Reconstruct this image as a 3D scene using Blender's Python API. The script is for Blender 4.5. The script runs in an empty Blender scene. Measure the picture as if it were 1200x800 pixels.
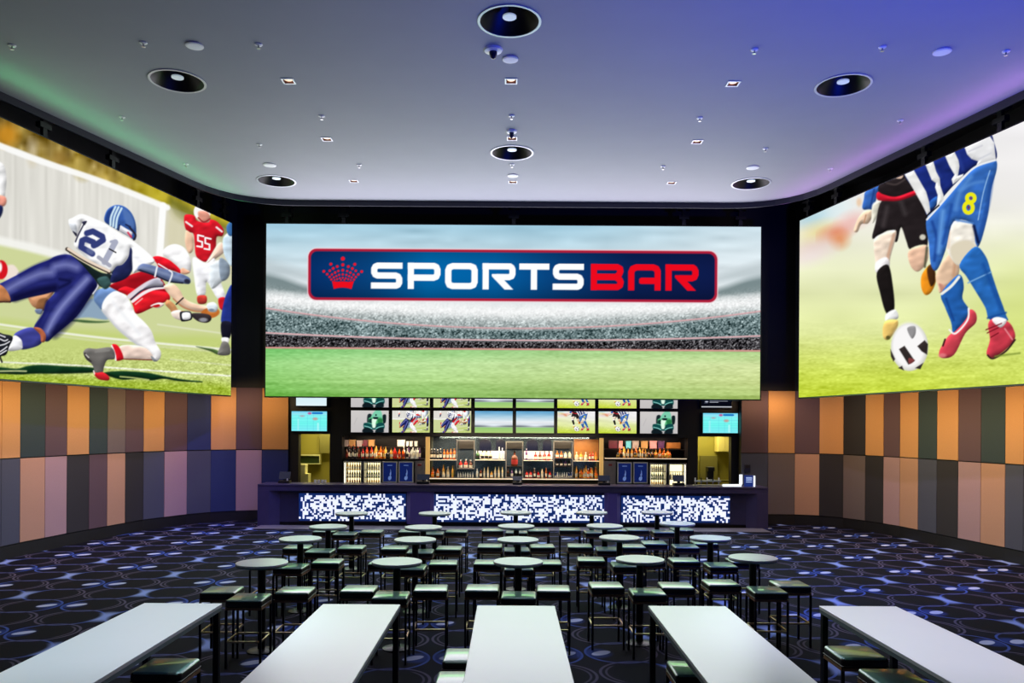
import bpy, bmesh, math, random
import numpy as np
from mathutils import Vector, Matrix

random.seed(7)
PI = math.pi
C = bpy.context.scene.collection
# ------------------------------------------------------------------ camera model
F = 920.0; CX = 597.0; CY = 500.0; EYE = 2.67; ROLL = 0.0065
SR, CR = math.sin(ROLL), math.cos(ROLL)
def ab(x, y):
    dx, dy = x - CX, y - CY
    return dx*CR + dy*SR, -dx*SR + dy*CR
def at(x, y, d):                       # photo pixel -> point at distance d
    a, b = ab(x, y)
    return Vector((a*d/F, d, EYE - b*d/F))
def atz(x, y, z):                      # photo pixel -> point at height z
    a, b = ab(x, y)
    d = F*(EYE - z)/b
    return Vector((a*d/F, d, z))
def proj(X, Y, Z):                     # world -> photo pixel (numpy friendly)
    a = X*F/Y; b = (EYE - Z)*F/Y
    return CX + a*CR - b*SR, CY + a*SR + b*CR

cam_d = bpy.data.cameras.new('camera'); cam = bpy.data.objects.new('camera', cam_d); C.objects.link(cam)
cam_d.sensor_width = 36.0; cam_d.lens = 36.0*F/1200.0
cam_d.shift_x = (600.0 - CX)/1200.0; cam_d.shift_y = (CY - 400.0)/1200.0
cam_d.clip_end = 200
cam.matrix_world = Matrix.Translation((0, 0, EYE)) @ Matrix.Rotation(PI/2, 4, 'X') @ Matrix.Rotation(ROLL, 4, 'Z')
bpy.context.scene.camera = cam

# ------------------------------------------------------------------ materials
def lin(c):
    c = np.asarray(c, dtype=float)/255.0
    return np.where(c <= 0.04045, c/12.92, ((c + 0.055)/1.055)**2.4)
def rgba(c):
    l = lin(c); return (float(l[0]), float(l[1]), float(l[2]), 1.0)
MATS = {}
def mat(name, col, rough=0.5, metal=0.0, emit=None, es=0.0, spec=0.5, noise=0.0, nscale=30.0, bump=0.0, trans=0.0, coat=0.0):
    if name in MATS: return MATS[name]
    m = bpy.data.materials.new(name); m.use_nodes = True
    nt = m.node_tree; b = nt.nodes['Principled BSDF']
    b.inputs['Base Color'].default_value = rgba(col)
    b.inputs['Roughness'].default_value = rough
    b.inputs['Metallic'].default_value = metal
    b.inputs['Specular IOR Level'].default_value = spec
    b.inputs['Transmission Weight'].default_value = trans
    b.inputs['Coat Weight'].default_value = coat
    if emit is not None:
        b.inputs['Emission Color'].default_value = rgba(emit); b.inputs['Emission Strength'].default_value = es
    if noise > 0 or bump > 0:
        tc = nt.nodes.new('ShaderNodeTexCoord'); nz = nt.nodes.new('ShaderNodeTexNoise')
        nz.inputs['Scale'].default_value = nscale; nz.inputs['Detail'].default_value = 4
        nt.links.new(tc.outputs['Object'], nz.inputs['Vector'])
        if noise > 0:
            r = nt.nodes.new('ShaderNodeMapRange')
            r.inputs['From Min'].default_value = 0.25; r.inputs['From Max'].default_value = 0.75
            r.inputs['To Min'].default_value = 1 - noise; r.inputs['To Max'].default_value = 1 + noise
            mx = nt.nodes.new('ShaderNodeMix'); mx.data_type = 'RGBA'; mx.blend_type = 'MULTIPLY'
            mx.inputs[0].default_value = 1.0; mx.inputs[6].default_value = rgba(col)
            nt.links.new(nz.outputs['Fac'], r.inputs['Value'])
            nt.links.new(r.outputs['Result'], mx.inputs[7])
            nt.links.new(mx.outputs[2], b.inputs['Base Color'])
        if bump > 0:
            bp = nt.nodes.new('ShaderNodeBump'); bp.inputs['Strength'].default_value = bump; bp.inputs['Distance'].default_value = 0.01
            nt.links.new(nz.outputs['Fac'], bp.inputs['Height']); nt.links.new(bp.outputs['Normal'], b.inputs['Normal'])
    MATS[name] = m
    return m

# ------------------------------------------------------------------ mesh builder
class MB:
    def __init__(s): s.v = []; s.f = []; s.mi = []; s.m = 0
    def add(s, vs, fs):
        o = len(s.v); s.v += [tuple(v) for v in vs]
        s.f += [tuple(o + i for i in f) for f in fs]; s.mi += [s.m]*len(fs)
        return s
    def box(s, x0, x1, y0, y1, z0, z1):
        return s.add([(x0,y0,z0),(x1,y0,z0),(x1,y1,z0),(x0,y1,z0),(x0,y0,z1),(x1,y0,z1),(x1,y1,z1),(x0,y1,z1)],
                     [(0,3,2,1),(4,5,6,7),(0,1,5,4),(1,2,6,5),(2,3,7,6),(3,0,4,7)])
    def rbox(s, x0, x1, y0, y1, z0, z1, r=0.02, seg=3):     # bevelled box
        bm = bmesh.new()
        bmesh.ops.create_cube(bm, size=1.0)
        for v in bm.verts:
            v.co = Vector(((x0+x1)/2 + v.co.x*(x1-x0), (y0+y1)/2 + v.co.y*(y1-y0), (z0+z1)/2 + v.co.z*(z1-z0)))
        bmesh.ops.bevel(bm, geom=bm.edges[:], offset=r, segments=seg, profile=0.5, affect='EDGES')
        bm.verts.index_update()
        s.add([v.co[:] for v in bm.verts], [[v.index for v in f.verts] for f in bm.faces]); bm.free()
        return s
    def lathe(s, prof, n=24, c=(0,0,0), cap=True):           # prof: (r,z) bottom->top
        vs = []; fs = []
        for r, z in prof:
            for k in range(n):
                t = 2*PI*k/n; vs.append((c[0]+r*math.cos(t), c[1]+r*math.sin(t), c[2]+z))
        for i in range(len(prof)-1):
            for k in range(n):
                k2 = (k+1) % n
                fs.append((i*n+k, i*n+k2, (i+1)*n+k2, (i+1)*n+k))
        if cap:
            fs.append(tuple(reversed(range(n)))); fs.append(tuple(range((len(prof)-1)*n, len(prof)*n)))
        return s.add(vs, fs)
    def tube(s, p, q, r, n=10):
        p, q = Vector(p), Vector(q); d = (q-p).normalized()
        u = d.orthogonal().normalized(); w = d.cross(u)
        vs = []
        for e in (p, q):
            for k in range(n):
                t = 2*PI*k/n; vs.append(e + u*(r*math.cos(t)) + w*(r*math.sin(t)))
        fs = [(k, (k+1) % n, n+(k+1) % n, n+k) for k in range(n)] + [tuple(reversed(range(n))), tuple(range(n, 2*n))]
        return s.add(vs, fs)
    def bar(s, p, q, w, h):                                   # square bar
        p, q = Vector(p), Vector(q); d = (q-p).normalized()
        up = Vector((0,0,1)) if abs(d.z) < 0.9 else Vector((0,1,0))
        u = d.cross(up).normalized(); k = u.cross(d)
        vs = [e + u*(i*w/2) + k*(j*h/2) for e in (p, q) for i, j in ((-1,-1),(1,-1),(1,1),(-1,1))]
        return s.add(vs, [(3,2,1,0),(4,5,6,7),(0,1,5,4),(1,2,6,5),(2,3,7,6),(3,0,4,7)])
    def prism(s, pts, z0, z1):                                # pts (x,y) ccw
        n = len(pts)
        vs = [(x,y,z0) for x,y in pts] + [(x,y,z1) for x,y in pts]
        return s.add(vs, [tuple(reversed(range(n))), tuple(range(n,2*n))] + [(i,(i+1)%n,n+(i+1)%n,n+i) for i in range(n)])
    def xzprism(s, pts, y0, y1):                              # pts (x,z)
        n = len(pts)
        vs = [(x,y0,z) for x,z in pts] + [(x,y1,z) for x,z in pts]
        return s.add(vs, [tuple(range(n)), tuple(reversed(range(n,2*n)))] + [(i,n+i,n+(i+1)%n,(i+1)%n) for i in range(n)])
    def mesh(s, name, mats, smooth=False):
        me = bpy.data.meshes.new(name); me.from_pydata(s.v, [], s.f)
        for m in (mats if isinstance(mats, (list, tuple)) else [mats]): me.materials.append(m)
        if max(s.mi, default=0) > 0: me.polygons.foreach_set('material_index', s.mi)
        if smooth: me.polygons.foreach_set('use_smooth', [True]*len(me.polygons))
        me.update()
        bm = bmesh.new(); bm.from_mesh(me); bmesh.ops.recalc_face_normals(bm, faces=bm.faces); bm.to_mesh(me); bm.free()
        if smooth:
            try: me.set_sharp_from_angle(angle=math.radians(40))
            except Exception: pass
        return me
    def build(s, name, mats, parent=None, smooth=False):
        return link(name, s.mesh(name, mats, smooth), parent)
def link(name, me, parent=None, loc=None):
    o = bpy.data.objects.new(name, me); C.objects.link(o)
    if parent is not None: o.parent = parent
    if loc is not None: o.location = loc
    return o
def tag(o, label=None, cat=None, group=None, kind=None):
    if label: o['label'] = label
    if cat: o['category'] = cat
    if group: o['group'] = group
    if kind: o['kind'] = kind
    return o
def thing(name, label, cat, loc=(0,0,0), rz=0, group=None):
    o = bpy.data.objects.new(name, None); C.objects.link(o)
    o.empty_display_size = 0.1
    o.location = loc; o.rotation_euler = (0,0,rz)
    return tag(o, label, cat, group)
def struct(o): o['kind'] = 'structure'; return o
KIDS = {}
def children_of(o): return [c for c in bpy.data.objects if c.parent is o]
def dup(root, loc, rz, label, group=None):
    if root.name not in KIDS:
        KIDS[root.name] = [(c, children_of(c)) for c in children_of(root)]
    r = root.copy(); C.objects.link(r); r.location = loc; r.rotation_euler = (0,0,rz)
    r['label'] = label
    if group: r['group'] = group
    for c, gs in KIDS[root.name]:
        k = c.copy(); C.objects.link(k); k.parent = r
        for g in gs:
            h = g.copy(); C.objects.link(h); h.parent = k
    return r
# ------------------------------------------------------------------ what the screens show, drawn on pixel grids in sRGB
def catmull(pts, k=6, closed=True):
    p = np.asarray(pts, float); n = len(p); out = []
    rng = range(n) if closed else range(n-1)
    for i in rng:
        if closed: a, b, c, d = p[i-1], p[i], p[(i+1) % n], p[(i+2) % n]
        else: a, b, c, d = p[max(i-1,0)], p[i], p[i+1], p[min(i+2,n-1)]
        for t in np.linspace(0, 1, k, endpoint=False):
            out.append(0.5*((2*b) + (-a+c)*t + (2*a-5*b+4*c-d)*t*t + (-a+3*b-3*c+d)*t**3))
    if not closed: out.append(p[-1])
    return np.array(out)
RNG = np.random.default_rng(3)
class Pic:
    def __init__(s, x0, y0, x1, y1, ss=1.6):
        s.x0, s.y0, s.ss = x0, y0, ss
        s.W, s.H = int((x1-x0)*ss)+1, int((y1-y0)*ss)+1
        s.a = np.zeros((s.H, s.W, 3))
        s.X, s.Y = np.meshgrid(x0 + np.arange(s.W)/ss, y0 + np.arange(s.H)/ss)
        s.o = (0, 0, 1.0)
    def ref(s, ox, oy, k): s.o = (ox, oy, k)
    def cv(s, pts):
        p = np.asarray(pts, float).reshape(-1, 2)
        return p/s.o[2] + np.array(s.o[:2])
    def win(s, p, pad):
        i0 = max(int((p[:,0].min()-pad-s.x0)*s.ss), 0); i1 = min(int((p[:,0].max()+pad-s.x0)*s.ss)+2, s.W)
        j0 = max(int((p[:,1].min()-pad-s.y0)*s.ss), 0); j1 = min(int((p[:,1].max()+pad-s.y0)*s.ss)+2, s.H)
        return (slice(j0, j1), slice(i0, i1)) if i1 > i0 and j1 > j0 else None
    def dist(s, w, p, closed):
        X, Y = s.X[w], s.Y[w]; d2 = np.full(X.shape, 1e9); ins = np.zeros(X.shape, bool)
        n = len(p)
        for i in range(n if closed else n-1):
            (ax, ay), (bx, by) = p[i], p[(i+1) % n]
            ex, ey = bx-ax, by-ay; L = ex*ex+ey*ey
            t = np.clip(((X-ax)*ex+(Y-ay)*ey)/L, 0, 1) if L > 0 else 0
            d2 = np.minimum(d2, (X-ax-t*ex)**2+(Y-ay-t*ey)**2)
            if closed and ay != by:
                c = ((ay > Y) != (by > Y)) & (X < ex*(Y-ay)/(by-ay)+ax)
                ins ^= c
        d = np.sqrt(d2)
        return np.where(ins, -d, d) if closed else d
    def put(s, w, al, col):
        s.a[w] = s.a[w]*(1-al[..., None]) + (np.asarray(col, float)/255.0)*al[..., None]
    vol = 0.0
    def poly(s, pts, col, soft=0.5, smooth=True, alpha=1.0):
        p = s.cv(pts)
        if smooth: p = catmull(p, 5)
        w = s.win(p, soft+1)
        if w is None: return
        d = s.dist(w, p, True); al = alpha*np.clip(0.5 - d/(2*soft), 0, 1)
        size = min(np.ptp(p[:,0]), np.ptp(p[:,1]))
        if s.vol and soft <= 1.0 and alpha == 1.0 and size > 5 and min(d.shape) > 3:
            # the photographed bodies are round and creased: tone them by their outline
            wd = min(7.0, .42*size); t = np.clip(1 + d/wd, 0, 1)**1.5
            gy, gx = np.gradient(d, 1/s.ss)
            sh = 1 + s.vol*t*(-.45*gx - .85*gy) - .10*s.vol*t
            g = RNG.standard_normal((int(d.shape[0]/4)+3, int(d.shape[1]/5)+3, 1))
            sh = sh + .16*s.vol*bil(g, (s.X[w]*.9+s.Y[w]*.5-s.X[w].min()*.9-s.Y[w].min()*.5)/6.5 % (g.shape[1]-1.01), (s.Y[w]-s.Y[w].min())/4.5)[..., 0]
            c = np.clip(np.asarray(col, float)/255.0*np.clip(sh, .35, 1.5)[..., None] + .05*np.clip(sh-1, 0, 1)[..., None], 0, 1)
            s.a[w] = s.a[w]*(1-al[..., None]) + c*al[..., None]
            return
        s.put(w, al, col)
    def line(s, pts, wd, col, soft=0.4, smooth=True, alpha=1.0, clip=None):
        p = s.cv(pts)
        if smooth and len(p) > 2: p = catmull(p, 6, False)
        w = s.win(p, wd/2+soft+1)
        if w is None: return
        al = alpha*np.clip(0.5 - (s.dist(w, p, False)-wd/2)/(2*soft), 0, 1)
        if clip:
            x0, y0, x1, y1 = clip
            for q in (s.X[w]-x0, x1-s.X[w], s.Y[w]-y0, y1-s.Y[w]): al = al*np.clip(q*1.6+0.5, 0, 1)
        s.put(w, al, col)
    def ell(s, cx, cy, rx, ry, ang, col, soft=0.5, alpha=1.0):
        (cx, cy), = s.cv([(cx, cy)]); rx /= s.o[2]; ry /= s.o[2]
        w = s.win(np.array([(cx-max(rx,ry), cy-max(rx,ry)), (cx+max(rx,ry), cy+max(rx,ry))]), soft+1)
        if w is None: return
        t = math.radians(ang); X, Y = s.X[w]-cx, s.Y[w]-cy
        u, v = X*math.cos(t)+Y*math.sin(t), -X*math.sin(t)+Y*math.cos(t)
        r = np.sqrt((u/rx)**2+(v/ry)**2)
        s.put(w, alpha*np.clip(0.5-(r-1)*min(rx,ry)/(2*soft), 0, 1), col)
    def noise(s, sx, sy, amp, mask=None, col=None):
        gh, gw = int(s.H/s.ss/sy)+3, int(s.W/s.ss/sx)+3
        g = RNG.standard_normal((gh, gw))
        n = bil(g[..., None], (s.X-s.x0)/sx, (s.Y-s.y0)/sy)[..., 0]
        m = 1.0 if mask is None else mask
        if col is None: s.a = np.clip(s.a + (amp*n*m)[..., None], 0, 1)
        else: s.a = np.clip(s.a + (amp*n*m)[..., None]*np.asarray(col, float)/255.0, 0, 1)
    def grad(s, ys, cols):                                     # vertical gradient over the whole picture
        c = np.asarray(cols, float)/255.0
        for k in range(3): s.a[..., k] = np.interp(s.Y, ys, c[:, k])
    def sample(s, x, y, bg=False):
        return bil(s.bg if bg else s.a, (np.asarray(x)-s.x0)*s.ss, (np.asarray(y)-s.y0)*s.ss)
def bil(a, x, y):
    H, W = a.shape[:2]
    x = np.clip(x, 0, W-1.001); y = np.clip(y, 0, H-1.001)
    i, j = x.astype(int), y.astype(int); fx, fy = (x-i)[..., None], (y-j)[..., None]
    return (a[j,i]*(1-fx)+a[j,i+1]*fx)*(1-fy)+(a[j+1,i]*(1-fx)+a[j+1,i+1]*fx)*fy
def smooth01(x, a, b):
    t = np.clip((x-a)/(b-a), 0, 1); return t*t*(3-2*t)

# ---- the stadium picture with the bar's name
def stadium():
    p = Pic(305, 255, 897, 475, 2.0)
    X, Y = p.X, p.Y
    p.grad([262, 290, 330, 360, 385, 410], [(160,202,222),(190,217,229),(222,231,235),(225,230,231),(190,198,199),(150,160,160)])
    side = np.clip((X-600)/290, -1, 1)
    br = smooth01(side, 0.1, 1.0)*0.6*smooth01(-(Y-340), 0, 30)
    p.a = p.a*(1-br[...,None]) + np.array([232,238,241])/255*br[...,None]
    p.noise(45, 7, 0.022, mask=(Y < 345)*1.0); p.noise(20, 5, 0.012, mask=(Y < 345)*1.0)
    # roof edges left and right, floodlight glow
    for sg in (-1, 1):
        f = lambda q: [((600+sg*(x-600)), y) for x, y in q]
        p.poly(f([(912,318),(880,322),(845,334),(800,347),(760,352),(800,352),(850,346),(912,336)]), (104,122,124), 4, alpha=.85)
        p.poly(f([(912,300),(880,306),(845,318),(820,330),(850,326),(912,316)]), (178,190,194), 5, alpha=.6)
    top = 362 - 1 + 22*(1-side**2)          # first balcony line
    mid = 391 + 7*(1-side**2)               # second
    m1 = smooth01(Y, top-34, top-6)
    p.a = p.a*(1-m1[...,None]) + np.array([168,178,178])/255*m1[...,None]
    p.noise(1.6, 1.3, 0.11, mask=m1*(Y < top))
    for gx in range(318, 900, 29):
        p.ell(gx, 356+8*(1-((gx-600)/290)**2)-6*abs((gx-600)/290), 17, 6.5, 0, (255,255,255), 7, alpha=.95)
    p.noise(1.5, 1.2, 0.05, mask=m1*(Y < top))
    m2 = smooth01(Y, top-1, top+3)
    p.a = p.a*(1-m2[...,None]) + np.array([100,120,122])/255*m2[...,None]
    p.noise(1.3, 1.1, 0.21, mask=m2*(Y < mid)); p.noise(24, 5, 0.06, mask=m2*(Y < mid))
    m3 = smooth01(Y, mid, mid+1.5)
    p.a = p.a*(1-m3[...,None]) + np.array([52,50,54])/255*m3[...,None]
    p.noise(1.1, 1.0, 0.27, mask=m3*(Y < 407))
    xs = np.linspace(305, 897, 30); sd = (xs-600)/290
    p.line(list(zip(xs, 361+22*(1-sd**2))), 1.5, (222,168,172), .7)
    p.line(list(zip(xs, 363.2+22*(1-sd**2))), 1.2, (196,204,206), .7, alpha=.7)
    p.line(list(zip(xs, 390+7*(1-sd**2))), 1.8, (226,178,182), .6)
    p.line([(305,407.6),(897,407.6)], 2.0, (222,160,150), .6)
    # pitch
    w = p.Y > 408.5
    c = np.stack([np.interp(Y, [409,425,445,475], q) for q in ([150,188,176,118],[206,224,214,172],[128,152,132,72])], -1)/255.0
    tint = np.stack([np.interp(X, [311,420,600,890], q) for q in ([-34,-8,6,26],[-10,0,0,4],[-22,0,6,12])], -1)/255.0
    p.a = np.where(w[...,None], np.clip(c+tint, 0, 1), p.a)
    p.noise(34, 2.0, 0.018, mask=w*1.0); p.noise(4, 1.0, 0.028, mask=w*1.0); p.noise(70, 3, 0.035, mask=smooth01(Y, 425, 455))
    # name board
    def rr(x0, y0, x1, y1, r):
        q = []
        for cx, cy, a0 in ((x1-r,y0+r,-90),(x1-r,y1-r,0),(x0+r,y1-r,90),(x0+r,y0+r,180)):
            for k in range(7):
                t = math.radians(a0+15*k); q.append((cx+r*math.cos(t), cy+r*math.sin(t)))
        return q
    p.poly(rr(359.6,289.8,840.4,352.2,10.5), (240,214,220), .5, False)
    p.poly(rr(360.6,290.8,839.4,351.2,9.8), (176,30,58), .4, False)
    q = np.array(rr(363.6,293.8,836.4,348.2,7.6)); wn = (slice(0, p.H), slice(0, p.W))
    al = np.clip(.5 - p.dist(wn, q, True)/.8, 0, 1)
    fill = np.stack([np.interp(X, [361,430,500,580,660,740,839], q) for q in ([6,8,2,4,8,10,14],[46,66,104,96,60,32,26],[104,124,172,164,118,84,74])], -1)/255.0
    fill = fill*(1-0.25*np.abs((Y-318)/30)**2)[...,None]
    p.a = p.a*(1-al[...,None]) + fill*al[...,None]
    W_, R_ = (255,255,255), (236,10,30); t = 7.4; T, M, B = 310.3, 322.0, 333.9; y0, y1 = 306.6, 337.6
    def L(pts, col, clip): p.line(pts, t, col, .35, False, 1.0, clip)
    def arcpath(*pts): return list(pts)
    def S(x0, x1):
        L([(x1+5,T),(x0+8,T),(x0+5.2,T+1.2),(x0+3.8,T+4),(x0+3.8,M-4),(x0+5.2,M-1.2),(x0+8,M),(x1-8,M),(x1-5.2,M+1.2),(x1-3.8,M+4),(x1-3.8,B-4),(x1-5.2,B-1.2),(x1-8,B),(x0-5,B)], W_, (x0, y0, x1, y1))
    def P(x0, x1, col):
        L([(x0+3.7,y1+5),(x0+3.7,T-3)], col, (x0, y0, x1, y1))
        L([(x0-3,T),(x1-8,T),(x1-5,T+1.4),(x1-3.7,T+4.5),(x1-3.7,T+9.5),(x1-5,T+12.6),(x1-8,T+13.8),(x0,T+13.8)], col, (x0, y0, x1, y1))
    def Rr(x0, x1, col):
        L([(x0+3.7,y1+5),(x0+3.7,T-3)], col, (x0, y0, x1, y1))
        L([(x0-3,T),(x1-7,T),(x1-5,T+1.4),(x1-3.7,T+4),(x1-3.7,T+8.5),(x1-5,T+11.5),(x1-8,T+12.6),(x0+17,T+12.6)], col, (x0+0, y0, x1, y1))
        p.line([(x0+14.5,T+10),(x1-3,y1+5)], t, col, .35, False, 1, (x0+11, T+9, x1+1, y1))
    S(434,471)
    P(477,515.5,W_)
    L([(530,T),(550,T),(554,T+1.5),(555.3,T+5),(555.3,B-5),(554,B-1.5),(550,B),(530,B),(526,B-1.5),(524.5,B-5),(524.5,T+5),(526,T+1.5),(530,T)], W_, (519,y0,560,y1))
    Rr(564.5,603.5,W_)
    L([(604,T),(648,T)], W_, (607.7,y0,642.8,y1)); L([(624.8,T),(624.8,y1+4)], W_, (607,y0,643,y1))
    S(646.8,683.3)
    L([(694.9,y1+4),(694.9,y0-4)], R_, (691.3,y0,730.2,y1))
    L([(690,T),(722,T),(725.5,T+2),(726,T+5),(724.5,M-3),(721,M),(694,M)], R_, (691.3,y0,730.2,y1))
    L([(694,M),(721,M),(725,M+3),(726.4,M+6),(725.4,B-2),(722,B),(690,B)], R_, (691.3,y0,730.2,y1))
    L([(738.7,y1+5),(738.7,T+6),(740.5,T+1.8),(745,T),(764,T),(768,T+1.6),(769.7,T+5),(769.7,y1+5)], R_, (735,y0,773.4,y1))
    L([(751,326.3),(770,326.3)], R_, (748,y0,773.4,y1))
    Rr(778.7,817.4,R_)
    # crown of dots
    p.ref(340, 280, 10)
    red = (232,22,44)
    p.poly([(484,486),(545,496),(610,490),(675,496),(742,486),(714,582),(662,568),(610,564),(558,568),(506,582)], (236,14,30), .35, False)
    pts = [(610,225,24),(610,297,19),(610,360,17),(610,410,14),(610,450,12)]
    for x, y, r in [(470,290,18),(498,340,17),(520,388,15),(535,430,13),(545,466,12),(545,317,17),(558,370,14),(568,415,13),(575,455,12),
                    (388,375,17),(428,408,15),(457,440,14),(478,470,13),(458,367,15),(484,412,14),(505,446,13),(515,476,11),(590,474,11)]:
        pts += [(x,y,r),(1220-x,y,r)]
    for x, y, r in pts: p.ell(x, y, r, r, 0, red, .35)
    return p

# ---- the American football picture
def football():
    p = Pic(-30, 90, 280, 480, 2.0)
    X, Y = p.X, p.Y
    p.grad([90, 300, 340, 420, 445, 480], [(226,224,216),(224,222,214),(206,216,160),(196,208,132),(168,190,72),(150,176,48)])
    p.noise(3.0, 60, 0.02, mask=(Y < 300)*1.0)
    # foliage over the goal beam
    beam = lambda x: 167.5 + (x)*0.3805
    fol = smooth01(beam(X)-Y, -1, 3)
    p.a = p.a*(1-fol[...,None]) + np.array([160,136,66])/255*fol[...,None]
    p.noise(11, 13, 0.11, mask=fol, col=(255,240,150)); p.noise(5, 7, 0.07, mask=fol)
    ye = fol*smooth01(X, 120, 185)
    p.a = p.a*(1-.55*ye[...,None]) + np.array([196,186,22])/255*.55*ye[...,None]
    p.ell(8,158,13,13,0,(206,138,30),7,.8); p.ell(38,178,6,14,0,(214,200,168),4,.7); p.ell(70,186,9,9,0,(150,116,54),5,.6); p.ell(97,198,10,12,0,(168,146,66),5,.6)
    p.poly([(198,232),(215,238),(250,258),(272,268),(272,290),(235,270),(205,256)], (112,112,44), 4, alpha=.75)
    p.poly([(196,246),(212,252),(232,266),(272,284),(272,330),(230,300),(196,300)], (214,208,172), 6, alpha=.8)
    p.line([(-30,159),(40,186),(120,213),(196,243)], 7.0, (252,252,250), 1.2, alpha=.95)
    p.line([(191,241),(187,302)], 8.0, (254,254,252), 1.0)
    # pitch haze line and distant turf
    p.poly([(-30,288),(0,286),(45,296),(80,304),(140,318),(272,345),(272,400),(-30,400)], (206,214,154), 2)
    p.line([(-30,274),(0,282),(40,291),(80,302)], 10, (246,246,240), 2.5, alpha=.9)
    p.poly([(-30,380),(80,384),(180,392),(272,400),(272,480),(-30,480)], (196,210,124), 5)
    p.poly([(-30,436),(60,440),(180,446),(272,452),(272,485),(-30,485)], (162,186,58), 5)
    p.line([(-30,376),(0,380),(80,391),(152,399),(272,410)], 2.6, (240,242,226), 1.0)
    p.line([(-30,381),(0,384),(80,395),(152,403),(272,413)], 2.0, (220,224,190), 1.4, alpha=.7)
    p.line([(-30,421),(0,424),(80,427.5),(128,430.5),(272,440.5)], 1.8, (240,242,224), .7)
    p.line([(185,380),(272,392)], 1.6, (232,234,210), 1.0, alpha=.7); p.line([(200,421),(272,428)], 1.3, (232,234,206), 1.0, alpha=.7)
    g = smooth01(Y, 395, 440)
    p.noise(3.0, 1.4, 0.05, mask=g); p.noise(1.4, 1.0, 0.06, mask=g)
    p.vol = .42
    # shadows on the grass of the picture
    dk = (14,48,26)
    p.ref(0, 340, 6.667)
    p.poly([(-200,600),(0,600),(130,612),(220,590),(330,582),(500,592),(730,605),(735,640),(560,650),(420,652),(260,652),(150,658),(0,652),(-200,650)], dk, .9)
    p.line([(0,632),(120,630),(205,632)], 1.6, (200,206,150), .7)
    p.ref(80, 340, 6.25)
    p.poly([(255,605),(350,592),(470,594),(590,605),(720,632),(860,655),(975,666),(960,673),(800,664),(700,648),(610,660),(520,648),(400,655),(300,630)], dk, .8)
    p.line([(380,632),(470,640),(590,656)], 1.5, (186,196,120), .6)
    p.poly([(935,412),(1000,420),(1070,432),(1110,455),(1090,470),(1040,446)], (70,96,50), .8)
    p.poly([(-60,225),(60,215),(200,225),(300,228),(240,238),(130,238),(40,228)], (64,96,56), 1.0)
    p.poly([(40,200),(110,120),(180,60),(250,150),(290,215),(150,200)], (142,166,188), 1.2)
    p.bg = p.a.copy()
    # left edge bystander and red helmet
    p.ref(0, 130, 4)
    p.poly([(-60,240),(10,245),(30,310),(22,400),(10,440),(-60,440)], (250,250,250), 1); p.poly([(-60,395),(22,400),(20,445),(-60,450)], (228,150,130), 1)
    p.poly([(-60,450),(10,445),(0,500),(-60,520)], (30,40,90), 1)
    p.poly([(10,740),(60,720),(90,760),(70,790),(20,790)], (240,226,214), 1.2)
    p.ref(0, 280, 10); p.ell(12, 360, 78, 112, 0, (214,22,34), .6); p.ell(0, 330, 24, 56, 0, (250,248,248), .8)
    p.poly([(330,690),(400,670),(520,640),(640,600),(560,740),(540,800),(400,800)], (196,140,100), .8); p.poly([(430,760),(470,700),(560,700),(540,830),(430,830)], (120,80,50), .8)
    p.ref(0, 340, 6.667); p.poly([(275,150),(330,150),(320,185),(285,180)], (120,136,170), .8)
    # diver in red, behind the tackler
    p.ref(80, 340, 6.25)
    p.poly([(185,60),(210,0),(300,-20),(360,10),(330,60),(255,140),(215,110)], (104,136,186), .8)
    p.poly([(345,5),(430,45),(490,165),(560,235),(610,300),(640,385),(678,450),(668,505),(625,520),(600,470),(480,382),(370,292),(300,212),(246,140),(270,60)], (250,248,249), .7)
    p.line([(255,150),(310,220),(380,295),(480,378),(560,430)], 2.4, (196,198,206), 1.6, alpha=.8)
    p.line([(330,90),(420,200),(520,320)], 3, (236,238,242), 2, alpha=.7)
    p.poly([(375,412),(490,402),(580,430),(622,508),(500,508),(400,500)], (240,214,200), .6); p.line([(400,503),(500,507),(618,510)], 1.2, (120,60,40), .5)
    p.poly([(605,478),(640,505),(650,520),(618,514)], (120,124,130), .5)
    p.poly([(318,402),(350,396),(378,425),(402,480),(398,508),(350,514),(338,460)], (214,20,36), .5); p.line([(318,405),(340,460),(348,512)], 1.6, (252,250,250), .4)
    p.poly([(110,455),(140,425),(205,428),(318,420),(342,498),(285,512),(262,560),(250,604),(200,604),(175,545),(130,505)], (106,103,100), .5)
    p.line([(122,462),(130,490),(165,520)], 1.6, (50,44,44), .5); p.line([(128,470),(150,492)], 1.0, (226,220,214), .4); p.line([(200,450),(300,440)], 1.5, (138,136,132), 1)
    p.poly([(185,592),(205,604),(255,600),(300,635),(292,660),(230,654),(196,628)], (206,34,44), .5); p.line([(186,590),(192,612)], 1.4, (250,240,238), .4)
    p.ref(110, 270, 7.407)
    p.poly([(130,475),(200,432),(330,378),(480,345),(545,385),(605,445),(642,540),(655,600),(560,640),(480,680),(370,722),(340,650),(300,570),(200,522)], (158,16,28), .6)
    p.poly([(210,520),(270,485),(330,500),(420,520),(540,520),(640,540),(655,600),(560,640),(470,685),(372,720),(340,650),(300,570)], (222,28,40), .7)
    p.line([(135,470),(220,425),(330,372)], 1.6, (240,210,190), .6)
    p.line([(310,572),(400,505),(480,455),(560,425)], 5.5, (226,216,224), .6); p.line([(335,615),(430,545),(520,505),(610,492)], 3.6, (246,236,240), .5)
    p.line([(322,600),(410,525),(500,492),(600,484)], 2.0, (52,48,70), .5)
    p.poly([(430,500),(520,420),(590,440),(600,478),(520,486)], (160,158,172), .8)
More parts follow.
